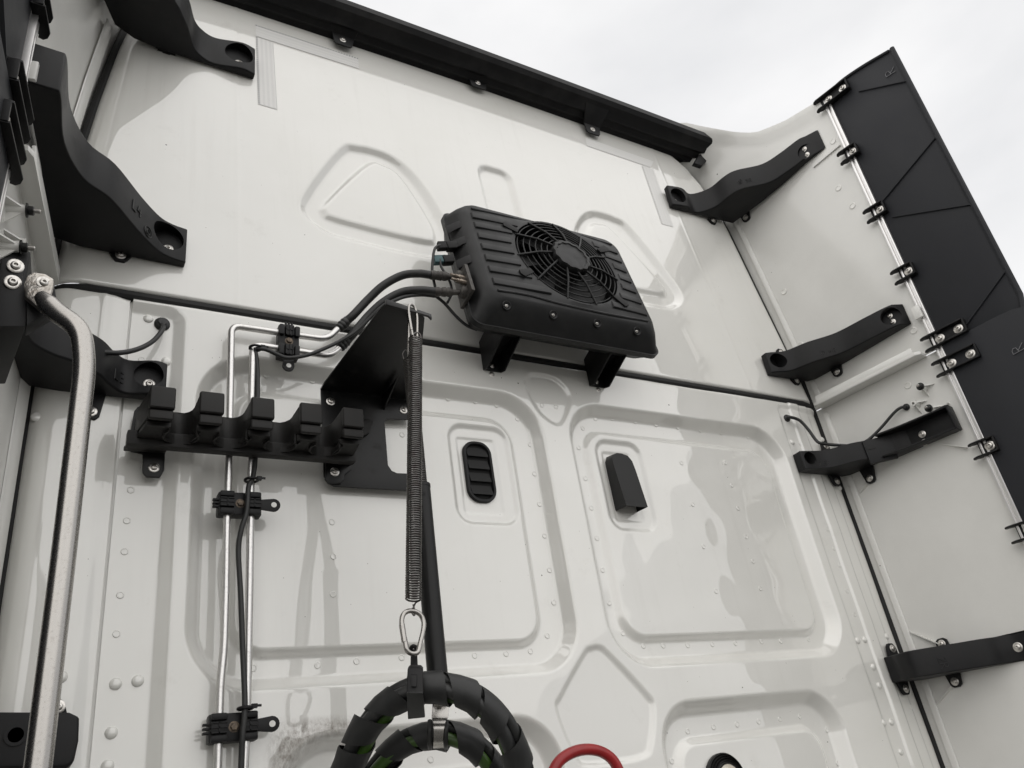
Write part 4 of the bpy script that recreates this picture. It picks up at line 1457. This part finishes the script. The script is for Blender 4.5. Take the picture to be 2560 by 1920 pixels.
# ================================================================= hose rack with teeth
rk = thing('hose_rack', 'black plastic rack with five blunt teeth and round notches, holding nothing', 'rack', (.38, 0, 2.45))
teeth = [.186, .275, .372, .470, .560]
tw = .0215
zr0, zr1 = 2.500, 2.570
yf, yn, yb_ = -.140, -.082, -.046


def comb(yf, yn, z, rad, x_in=0.0):
    pl = [(teeth[0] - tw - .012, yb_, z)]
    for i, x in enumerate(teeth):
        a, b = x - tw + x_in, x + tw - x_in
        pl += [(a, yf + .006, z), (a + .006, yf, z), (b - .006, yf, z), (b, yf + .006, z)]
        if i < 4:
            x2 = teeth[i + 1] - tw + x_in
            cxm, hw = (b + x2) / 2, (x2 - b) / 2
            for k in range(9):
                t_ = math.pi * k / 8
                pl.append((cxm - hw * math.cos(t_), yn + rad * math.sin(t_), z))
    pl.append((teeth[-1] + tw + .008, yb_, z))
    return pl


part('toothed_body', MB().prism(comb(yf, yn, zr0 + .012, .032), (0, 0, zr1 - zr0 - .012)), M['rackplastic'], rk, bevel=.008, seg=3)
# lower floor with smaller round notches
pl = [(teeth[0] - tw - .012, yb_, zr0)]
for i, x in enumerate(teeth):
    a, b = x - tw, x + tw
    pl += [(a, yf + .02, zr0), (b, yf + .02, zr0)]
    if i < 4:
        x2 = teeth[i + 1] - tw
        cxm = (b + x2) / 2
        for k in range(13):
            t_ = -.35 + (math.pi + .7) * k / 12
            pl.append((cxm - .027 * math.cos(t_), yn - .006 + .027 * math.sin(t_), zr0))
pl.append((teeth[-1] + tw + .008, yb_, zr0))
part('floor_plate', MB().prism(pl, (0, 0, .010)), M['rackplastic'], rk, bevel=.0015)
for i in range(4):
    cxm = (teeth[i] + teeth[i + 1]) / 2
    ring_o, ring_i = [], []
    for k in range(17):
        t_ = R_(-38 + 256 * k / 16)
        ring_o.append((cxm - .0335 * math.cos(t_), yn - .010 + .0335 * math.sin(t_)))
        ring_i.append((cxm - .0300 * math.cos(t_), yn - .010 + .0300 * math.sin(t_)))
    part('notch_lip', MB().prism([(x, y, zr0 - .006) for x, y in ring_o + ring_i[::-1]], (0, 0, .020)), M['rackplastic'], rk)
# front pads of the teeth
for x in teeth:
    part('tooth_cap', MB().box((x, yf - .004, 2.547), (.046, .014, .046)).box((x, yf - .0005, 2.513), (.044, .010, .020)), M['rackplastic'], rk, bevel=.006, seg=3)
part('base_rail', MB().box((.366, -.052, 2.502), (.455, .022, .030)), M['rackplastic'], rk, bevel=.003)
part('back_rail', MB().box((.372, -.0455, 2.536), (.43, .011, .056)), M['rackplastic'], rk, bevel=.003)
for x_ in (.170, .585):
    part('stand_off', MB().box((x_, -.024, 2.535), (.030, .034, .070)), M['rackplastic'], rk, bevel=.003)
for x in teeth[1:]:
    part('stiffening_rib', MB().prism([(x - .030, -.050, 2.4995), (x - .026, -.050, 2.4995), (x - .012, -.11, 2.4995), (x - .015, -.11, 2.4995)], (0, 0, -.004)), M['rackplastic'], rk)
# feet: rounded tabs bolted to the wall
for (ptsf, bp) in (([(.152, 2.585), (.158, 2.596), (.215, 2.598), (.215, 2.460), (.208, 2.444), (.184, 2.444), (.176, 2.452), (.174, 2.492), (.152, 2.496), (.146, 2.506)], (.196, 2.464)), ([(.545, 2.52), (.60, 2.52), (.60, 2.49), (.585, 2.478), (.583, 2.466), (.575, 2.456), (.548, 2.454), (.540, 2.464)], (.562, 2.482))):
    yy = -.004 if bp[0] < .3 else -.006
    ft = part('foot', MB().prism([(x, yy, z) for x, z in ptsf], (0, -.006, 0)), M['steelblack'], rk, bevel=.002)
    place('bolt', BOLT, (bp[0], yy - .0062, bp[1]), (0, -1, 0), .0105, ft)
mb = MB().prism([(.138, -.01, 2.494), (.215, -.01, 2.496), (.215, -.05, 2.492), (.15, -.045, 2.488)], (0, 0, .012))
part('gusset', mb, M['rackplastic'], rk, bevel=.003)
# side lug towards the plate
mb = MB().prism([(.575, -.05, 2.545), (.60, -.03, 2.54), (.625, -.02, 2.57), (.648, -.016, 2.585), (.662, -.012, 2.62), (.64, -.012, 2.625), (.63, -.02, 2.60), (.60, -.03, 2.59), (.575, -.05, 2.58)], (0, .012, 0))
part('side_lug', mb, M['rackplastic'], rk, bevel=.003)

# ================================================================= tether plate with a projecting arm
tp = thing('tether_arm', 'black bent steel arm projecting from a wall plate with a square cut-out', 'bracket', (.64, 0, 2.45))
outl = [(.540, 2.690), (.540, 2.474), (.548, 2.458), (.562, 2.451), (.770, 2.452), (.772, 2.496), (.712, 2.494), (.700, 2.499), (.692, 2.512), (.692, 2.622), (.698, 2.632), (.770, 2.638), (.772, 2.690)]
part('wall_plate', MB().prism([(x, -.001, z) for x, z in outl], (0, -.0045, 0)), M['steelblack'], tp, bevel=.0012)
za = 2.690


def az(y):                                       # the arm rises slightly outwards
    return za - y * .112


arm = [(x, y, az(y)) for x, y in ((.540, -.001), (.541, -.03), (.573, -.305), (.579, -.322), (.664, -.310), (.676, -.297), (.772, -.03), (.772, -.001))]
part('arm', MB().prism(arm, (0, 0, .005)), M['steelblack'], tp, bevel=.0012)
part('tip_flange', MB().prism([(.578, -.324, az(-.32) - .002), (.680, -.312, az(-.32) - .002), (.692, -.300, az(-.32) - .002), (.692, -.300, az(-.32) + .012), (.578, -.324, az(-.32) + .012)], (.0, .006, 0)), M['steelblack'], tp, bevel=.001)
part('web', MB().prism([(.690, -.005, za), (.690, -.10, za), (.690, -.005, za - .035)], (.004, 0, 0)), M['steelblack'], tp)
for x, z in ((.562, 2.661), (.743, 2.661), (.561, 2.482)):
    place('bolt', BOLT, (x, -.0056, z), (0, -1, 0), .0105, tp)

# ================================================================= springs, carabiners, hanging pole
tipx, tipy = .612, -.352


def helix(a, b, r, turns, seg=14, taper=0.0):
    a, b = Vector(a), Vector(b)
    d = (b - a).normalized()
    X = d.orthogonal().normalized()
    Y = d.cross(X)
    n = int(turns * seg)
    res = []
    for i in range(n + 1):
        t = i / n
        th = 2 * math.pi * turns * t
        res.append(a.lerp(b, t) + X * (r * math.cos(th)) + Y * (r * math.sin(th)))
    return res


def carabiner(label, a, b, w, r, side_dir, m='steel', gate=True):
    a, b = Vector(a), Vector(b)
    up = (a - b)
    ln = up.length
    up.normalize()
    s = Vector(side_dir)
    s = (s - up * s.dot(up)).normalized()
    hf = [(.34, .025), (.60, .11), (.72, .26), (.66, .46), (.47, .76), (.43, .84), (.36, .93), (.20, .985)]
    pts = [(0, 0)] + [(-x, y) for x, y in hf] + [(0, 1.0)] + hf[::-1]
    path = spline([a - up * (ln * y) + s * (w * .5 * x / .72) for x, y in pts], 5, True)
    t = thing('carabiner', label, 'carabiner', b, 'carabiners')
    part('ring', MB().tube(path, r, 10, closed=True), M[m], t, angle=60)
    if gate:
        g0 = a - up * (ln * .36) - s * (w * .5 * .71 / .72)
        g1 = a - up * (ln * .76) - s * (w * .5 * .52 / .72)
        part('gate', MB().tube([g0, g1], r * 1.18, 10), M[m], t, angle=40)
    return t


SY = -.316
s_top = W(897, 728, SY)
s_bot = W(893, 1297, SY - .005)
carabiner('steel carabiner hanging from the tip of the black arm above the front spring', W(890, 658, -.314), W(897, 735, SY), .023, .0028, (.9, .3, 0))
carabiner('long steel carabiner behind, at the tip of the black arm', W(884, 660, -.302), W(882, 770, -.302), .021, .0028, (.3, .9, 0))
fsg = thing('coil_spring', 'long front tension spring of bright wire hanging from the black arm', 'spring', s_bot, 'tension springs')
part('coil', MB().tube(helix(s_top + Vector((0, 0, -.004)), s_bot, .0130, 122, 12), .0017, 6, cap=False), M['spring'], fsg, angle=80)
dn_ = (s_bot - s_top).normalized()
part('hook', MB().tube(spline([s_top + Vector((-.012, 0, -.004)), s_top + Vector((-.006, 0, .004)), s_top + Vector((.004, 0, .012)), s_top + Vector((.012, 0, .008)), s_top + Vector((.013, 0, -.003))], 6), .0014, 8), M['spring'], fsg)
hk0 = s_bot
hk1 = W(892, 1328, SY - .005)
part('hook', MB().tube(spline([hk0 + Vector((.012, 0, 0)), hk0 + Vector((.004, 0, -.004)), hk0 + Vector((-.001, 0, -.012)), hk1 + Vector((-.002, 0, .006)), hk1 + Vector((0, -.004, -.002)), hk1 + Vector((.004, 0, .004)), hk1 + Vector((.003, .002, .018))], 6), .0015, 8), M['darkwire'], fsg)
# rear spring ends in the pole
pole_top = Cd(909, 1050, 1.585)
r_top = W(884, 778, -.300)
bsg = thing('coil_spring', 'rear dark tension spring half hidden behind the front one', 'spring', pole_top, 'tension springs')
part('coil', MB().tube(helix(r_top, pole_top, .0120, 74, 12), .0017, 6, cap=False), M['darkwire'], bsg, angle=80)
part('hook', MB().tube(spline([r_top + Vector((-.012, 0, 0)), r_top + Vector((-.013, 0, .014)), r_top + Vector((-.004, 0, .024)), W(882, 768, -.302)], 6), .0013, 8), M['darkwire'], bsg)
pole_bot = Cd(948, 1490, 1.40)
pole_end = pole_bot
pl_ = thing('hanger_pole', 'leaning matt black tube behind the springs, going down to the hose loops', 'pole', pole_end)
part('tube', MB().tube([pole_top, pole_end], .0182, 24), M['steelblack'], pl_, angle=60)
dpo = (pole_end - pole_top).normalized()
part('top_collar', MB().tube([pole_top - dpo * .002, pole_top + dpo * .004], .0190, 24), M['steelblack'], pl_, angle=60)
part('hole', MB().lathe([(.0035, 0), (.0035, .0006), (.0001, .0006)], pole_top + dpo * .022 + Vector((-.004, -.0180, -.002)), (-.2, -1, -.1), 12), M['gasket'], pl_)
# strap of steel at the foot of the pole round the inner hose loop
HD = 1.325
# ================================================================= looped hose bundle
hb = thing('hose_bundle', 'looped bundle of black and green air lines in black spiral wrap at the bottom centre', 'hose bundle', Cd(940, 1760, HD))
loops = [
    ([(700, 1900), (728, 1720), (758, 1640), (795, 1568), (845, 1515), (905, 1488), (965, 1488), (1030, 1512), (1078, 1558), (1108, 1620), (1128, 1700), (1140, 1900)], HD, .0246),
    ([(735, 1900), (775, 1730), (812, 1665), (860, 1615), (915, 1590), (965, 1588), (1015, 1606), (1055, 1645), (1085, 1710), (1105, 1900)], HD + .055, .0228),
]
for li, (lp, dep, rad) in enumerate(loops):
    ctr = spline([Cd(u, v, dep) for u, v in lp], 10)
    n = len(ctr)
    tang = [(ctr[min(i + 1, n - 1)] - ctr[max(i - 1, 0)]).normalized() for i in range(n)]
    view = Vector(fw)
    lens = [0.0]
    for i in range(1, n):
        lens.append(lens[-1] + (ctr[i] - ctr[i - 1]).length)
    # three lines twisted slightly inside the wrap
    for k in range(3):
        pts = []
        for i in range(n):
            X = tang[i].cross(view).normalized()
            Y = tang[i].cross(X)
            th = 2 * math.pi * k / 3 + lens[i] * 2.2 + (.9 if li else 2.6)
            pts.append(ctr[i] + X * (rad * .50 * math.cos(th)) + Y * (rad * .50 * math.sin(th)))
        part('air_line', MB().tube(pts, rad * .46, 12), M['green' if k == 0 else 'hose'], hb, angle=60)
    # spiral wrap: a flat band wound round
    pitch, bw = .062, .046
    turns = lens[-1] / pitch
    steps = int(turns * 20)
    inner, outer_, inner2, outer2 = [], [], [], []

    def cpt(s):
        s = max(0, min(s, lens[-1]))
        j = int(np.searchsorted(lens, s))
        j = max(1, min(j, n - 1))
        t = (s - lens[j - 1]) / max(1e-9, lens[j] - lens[j - 1])
        return ctr[j - 1].lerp(ctr[j], t), tang[j - 1].lerp(tang[j], t).normalized()

    secs = []
    for q in range(steps + 1):
        th = 2 * math.pi * q / 20 + li + .75 * math.sin(q / steps * 23 + li * 2) + .4 * math.sin(q / steps * 51)
        s = lens[-1] * q / steps
        row = []
        for (ds, rr_) in ((-bw / 2, rad * 1.00), (0, rad * 1.03), (bw / 2, rad * 1.09), (bw / 2, rad * 1.03), (0, rad * .98), (-bw / 2, rad * .95)):
            c_, t_ = cpt(s + ds)
            X = t_.cross(view).normalized()
            Y = t_.cross(X)
            wob = 1 + .06 * math.sin(s * 37 + li) + .05 * math.sin(s * 61) + (.05 * math.sin(s * 140) if ds > 0 else 0)
            row.append(c_ + X * (rr_ * wob * math.cos(th)) + Y * (rr_ * wob * math.sin(th)))
        secs.append(row)
    part('spiral_wrap', MB().loft(secs), M['wrap'], hb, angle=40)

# clip hanging from the lower carabiner, holding the bundle
car_a, car_b = W(892, 1320, SY - .005), W(891, 1412, SY - .01)
carabiner('steel carabiner in the middle between the spring and the hose loops', car_a, car_b, .042, .0042, (1, .1, 0))
hc = thing('hose_hanger', 'black plastic buckle hanger between the carabiner and the looped hoses', 'hanger', Cd(897, 1560, 1.34))
dp = 1.365
part('loop_end', MB().tube(spline([Cd(888, 1408, dp), Cd(888, 1400, dp), Cd(893, 1396, dp), Cd(899, 1400, dp), Cd(899, 1408, dp)], 6), .0036, 8), M['plastic'], hc)
mb = MB().prism([Cd(887, 1405, dp), Cd(900, 1405, dp), Cd(902, 1446, dp - .015), Cd(886, 1446, dp - .015)], Vector(fw) * .008)
part('stem', mb, M['plastic'], hc, bevel=.002)
d2 = 1.272
mb = MB().prism([Cd(880, 1445, d2 + .03), Cd(884, 1441, d2 + .03), Cd(908, 1441, d2 + .03), Cd(913, 1447, d2 + .03), Cd(914, 1500, d2), Cd(877, 1500, d2)], Vector(fw) * .012)
part('buckle', mb, M['plastic'], hc, bevel=.003)
part('buckle_tongue', MB().prism([Cd(888, 1456, d2 + .024), Cd(901, 1456, d2 + .024), Cd(901, 1480, d2 + .011), Cd(888, 1480, d2 + .011)], -Vector(fw) * .006), M['plastic'], hc, bevel=.001)
mb = MB().prism([Cd(878, 1497, d2 - .006), Cd(913, 1497, d2 - .006), Cd(918, 1550, d2 + .03), Cd(881, 1554, d2 + .03)], Vector(fw) * .006)
part('strap', mb, M['hose'], hc, bevel=.0015)
# steel strap joining pole and inner loop
ss = thing('steel_strap', 'shiny bent steel strap holding the inner hose loop under the black tube', 'strap', Cd(947, 1610, 1.340))
mb = MB().prism([Cd(934, 1518, 1.390), Cd(970, 1518, 1.390), Cd(968, 1553, 1.365), Cd(932, 1553, 1.365)], Vector(fw) * .003)
part('upper_leaf', mb, M['steel'], ss, bevel=.0008)
secs = []
for u, v, d_, w_ in ((949, 1551, 1.358, 17), (949, 1560, 1.346, 13), (948, 1575, 1.338, 11), (947, 1595, 1.338, 10), (947, 1610, 1.345, 11), (947, 1617, 1.360, 12)):
    secs.append([Cd(u - w_, v, d_), Cd(u + w_, v, d_), Cd(u + w_, v, d_ + .003), Cd(u - w_, v, d_ + .003)])
part('lower_leaf', MB().loft(secs), M['steel'], ss, angle=50)
for du in (-18, 17):
    part('rubber_edge', MB().tube(spline([Cd(947 + du, 1556, 1.355), Cd(946 + du, 1580, 1.342), Cd(946 + du, 1605, 1.345), Cd(947 + du, 1616, 1.360)], 5), .0042, 8), M['hose'], ss)
place('bolt', BOLT, Cd(949, 1522, 1.385), -Vector(fw), .009, ss)

# ================================================================= red hose, round lamp at the bottom
cable('red rubber air hose, only its round top showing at the bottom edge', [W(1175, 1860, -.20), W(1183, 1720, -.20), W(1197, 1662, -.20), W(1222, 1633, -.20), W(1262, 1619, -.20), W(1303, 1626, -.20), W(1332, 1655, -.20), W(1350, 1720, -.20), W(1356, 1860, -.20)], .0105, 'red', 'hose', None, 'air_hose', 10)
lp_c = Vector((1.497, ylow(1.497, 1.79), 1.772))
lm = thing('round_lamp', 'round lamp with black ribbed rubber bezel cut by the bottom edge', 'lamp', lp_c)
part('bezel', MB().lathe([(.060, 0), (.060, .008), (.057, .012), (.055, .009), (.052, .015), (.050, .012), (.047, .018), (.045, .015), (.042, .021), (.040, .018), (.037, .020), (.0001, .014)], lp_c, (0, -1, 0), 40), M['steelblack'], lm, angle=25)
part('lens', MB().lathe([(.036, .012), (.034, .019), (.027, .026), (.016, .030), (.0001, .031)], lp_c, (0, -1, 0), 28), M['lens'], lm, angle=50)

# ================================================================= vents
vt = thing('wall_vent', 'black oval louvred vent in the left recessed panel', 'vent', (.947, .02, 2.44))
vc = Vector((.9475, ylow(.87, 2.42) + .004, 2.529))
yv = ylow(.9475, 2.529)


def vp(x, z, o):
    return Vector((.9475 + x, yv - o, 2.529 + z))


o1 = rrect(.040, -.082, .082, .034, 8)
o2 = rrect(.031, -.073, .073, .026, 8)
mb = MB()
mb.loft([[vp(x, z, 0) for x, z in o1], [vp(x, z, .006) for x, z in o1], [vp(x * .97, z * .985, .009) for x, z in o1], [vp(x * 1.06, z * 1.03, .009) for x, z in o2], [vp(x, z, .006) for x, z in o2], [vp(x, z, .0008) for x, z in o2]], cap=False)
part('rim', mb, M['plastic'], vt, angle=40)
part('back', MB().prism([vp(x, z, .0006) for x, z in o2], (0, -.0004, 0)), M['void'], vt)
for z in (.052, .018, -.016, -.050):
    mb = MB().prism([vp(-.029, z + .014, .001), vp(-.029, z - .010, .0085), vp(-.029, z - .012, .0085), vp(-.029, z + .011, .001)], (.058, 0, 0))
    part('louvre', mb, M['gasket'], vt)

cv = thing('vent_cover', 'black sheet metal hood over the right vent, open at its lower end', 'vent cover', (1.39, .02, 2.45))
yv2 = ylow(1.39, 2.52)
F = []
top = [(1.352, 2.560), (1.353, 2.590), (1.362, 2.606), (1.378, 2.612), (1.396, 2.612), (1.416, 2.606), (1.426, 2.590), (1.428, 2.560)]
lowp = [(1.352, 2.456), (1.428, 2.456)]
dep_t, dep_b = .028, .048
outer = [(1.352, 2.448)] + top + [(1.428, 2.448)]
mb = MB()
wallr = [Vector((x, yv2 - .0005, z)) for x, z in outer]
fr_t = [Vector((x + (1.39 - x) * .05, yv2 - (dep_t + (2.612 - z) / .164 * (dep_b - dep_t)), z - .004)) for x, z in outer]
th = .002
wall2 = [p + Vector((math.copysign(th, 1.39 - p.x), 0, -th * .5)) for p in wallr]
fr2 = [p + Vector((math.copysign(th, 1.39 - p.x), th, -th * .5)) for p in fr_t]
n = len(outer)
for i in range(n - 1):
    mb.add([wallr[i], wallr[i + 1], fr_t[i + 1], fr_t[i]], [(0, 1, 2, 3)])
    mb.add([wall2[i], wall2[i + 1], fr2[i + 1], fr2[i]], [(3, 2, 1, 0)])
mb.add(fr_t, [tuple(range(n))])
mb.add(fr2, [tuple(range(n - 1, -1, -1))])
mb.add([wallr[0], fr_t[0], fr2[0], wall2[0]], [(0, 1, 2, 3)])
mb.add([wallr[-1], fr_t[-1], fr2[-1], wall2[-1]], [(3, 2, 1, 0)])
mb.add([fr_t[0], fr_t[-1], fr2[-1], fr2[0]], [(0, 1, 2, 3)])
part('hood', mb, M['steelblack'], cv, angle=45)

# ================================================================= cables with grommets at both sides
def grommet_cable(label, pts, r, g_at, g_n, g_r=.015):
    p = spline(pts, 8)
    t = thing('marker_cable', label, 'cable', p[0], 'short cables with rubber grommets')
    part('wire', MB().tube(p, r, 10), M['hose'], t, angle=60)
    part('grommet', MB().lathe([(g_r, 0), (g_r, .003), (g_r * .9, .006), (g_r * .55, .008), (g_r * .5, .014), (.0001, .014)], g_at, g_n, 18), M['hose'], t, angle=50)
    return t


gl = wpt(350, 701)
grommet_cable('black cable from a round grommet in the wall to the L3 brace, left side', [gl + Vector((0, -.004, 0)), W(351, 712, -.015), W(330, 737, -.03), W(298, 754, -.045), W(260, 762, -.06), W(222, 761, -.075)], .0052, gl, (0, -1, 0), .0165)
gr = wpt(1699, 904)
grommet_cable('black cable curving from a grommet at the right wall strip down to the channel bracket', [gr + Vector((0, -.004, 0)), W(1706, 901, -.012), W(1727, 908, -.02), W(1746, 928, -.03), W(1761, 949, -.04), W(1771, 957, -.05), W(1790, 960, -.06), W(1832, 963, -.10)], .0052, gr, (0, -1, -.1), .013)
s_, z_ = fr_px(1957, 879, .005)
grommet_cable('black cable from the right fairing beside the mounting posts down to the channel bracket', [FR(s_, z_, .006), FR(*fr_px(1945, 881, .012), .012), FR(*fr_px(1930, 893, .018), .018), FR(*fr_px(1905, 922, .03), .03), FR(*fr_px(1882, 945, .045), .045), FR(*fr_px(1868, 955, .055), .055)], .0048, FR(s_, z_, .001), nR, .011)

# ================================================================= printed ruler strips stuck on the upper panel
def strip_material():
    m = bpy.data.materials.new('printed_strip')
    m.use_nodes = True
    t = m.node_tree
    b = t.nodes['Principled BSDF']
    b.inputs['Roughness'].default_value = .35
    uv = t.nodes.new('ShaderNodeUVMap')
    sp_ = t.nodes.new('ShaderNodeSeparateXYZ')
    t.links.new(uv.outputs['UV'], sp_.inputs[0])

    def mth(op, a, b_=None, c_=None):
        n = t.nodes.new('ShaderNodeMath')
        n.operation = op
        for i, q in enumerate((a, b_, c_)):
            if q is None:
                continue
            if isinstance(q, (int, float)):
                n.inputs[i].default_value = q
            else:
                t.links.new(q, n.inputs[i])
        return n.outputs[0]
    u, v = sp_.outputs['X'], sp_.outputs['Y']         # metres along, fraction across
    diag = mth('FRACT', mth('MULTIPLY', mth('ADD', u, mth('MULTIPLY', v, .03)), 190))
    hatch = mth('LESS_THAN', diag, .42)
    bands = mth('LESS_THAN', mth('FRACT', mth('MULTIPLY', v, 4.0)), .52)
    hb_ = mth('MULTIPLY', hatch, bands)
    teeth_ = mth('MULTIPLY', mth('LESS_THAN', v, .10), mth('LESS_THAN', mth('FRACT', mth('MULTIPLY', u, 110)), .5))
    edge = mth('GREATER_THAN', v, .975)
    tot = mth('MINIMUM', mth('ADD', mth('ADD', mth('MULTIPLY', hb_, .22), mth('MULTIPLY', teeth_, .75)), mth('MULTIPLY', edge, .4)), 1.0)
    x = t.nodes.new('ShaderNodeMix')
    x.data_type = 'RGBA'
    x.inputs['A'].default_value = (.725, .72, .70, 1)
    x.inputs['B'].default_value = (.16, .16, .17, 1)
    t.links.new(tot, x.inputs['Factor'])
    t.links.new(x.outputs['Result'], b.inputs['Base Color'])
    return m


SM = strip_material()
SM2 = SM.copy()
SM2.name = 'faded_printed_strip'
for n_ in SM2.node_tree.nodes:
    if n_.type == 'MIX':
        n_.inputs['B'].default_value = (.55, .55, .54, 1)


def ruler(label, corners, m, group):
    """corners: start-inner, end-inner, end-outer, start-outer as (x, z) on the panel"""
    me = bpy.data.meshes.new('ruler_strip')
    A, B, C, D = corners
    vs, fs, uvs = [], [], []
    N = 10
    ln = math.hypot(B[0] - A[0], B[1] - A[1])
    for i in range(N + 1):
        t = i / N
        for (p, q, vv) in ((A, B, 0), (D, C, 1)):
            x, z = p[0] + (q[0] - p[0]) * t, p[1] + (q[1] - p[1]) * t
            y = float(upper_depth(np.array([x]), np.array([z]))[0]) - .0012
            vs.append((x, y, z))
            uvs.append((t * ln, vv))
    for i in range(N):
        fs.append((2 * i, 2 * i + 1, 2 * i + 3, 2 * i + 2))
    o = Vector(vs[0])
    me.from_pydata([tuple(Vector(p) - o) for p in vs], [], fs)
    ul = me.uv_layers.new(name='UVMap')
    for lp_ in me.loops:
        ul.data[lp_.index].uv = uvs[lp_.vertex_index]
    ob = link('ruler_strip', me, m, None, o)
    ob['label'] = label
    ob['category'] = 'sticker'
    ob['group'] = group
    return ob


GR = 'printed ruler strips on the upper panel'
ruler('printed hatched strip under the roof trim at the upper left, running sideways', [(.411, 4.021), (.742, 4.023), (.741, 3.966), (.411, 3.962)], SM, GR)
ruler('printed hatched strip at the upper left beside the brace end, running downwards', [(.411, 3.958), (.412, 3.640), (.466, 3.640), (.463, 3.958)], SM, GR)
ruler('faded printed strip near the roof corner at the right, running sideways', [(1.644, 3.952), (1.951, 3.946), (1.985, 3.994), (1.651, 4.003)], SM2, GR)
ruler('faded printed strip next to the topmost right brace, running downwards', [(1.906, 3.940), (1.889, 3.617), (1.945, 3.619), (1.965, 3.940)], SM2, GR)
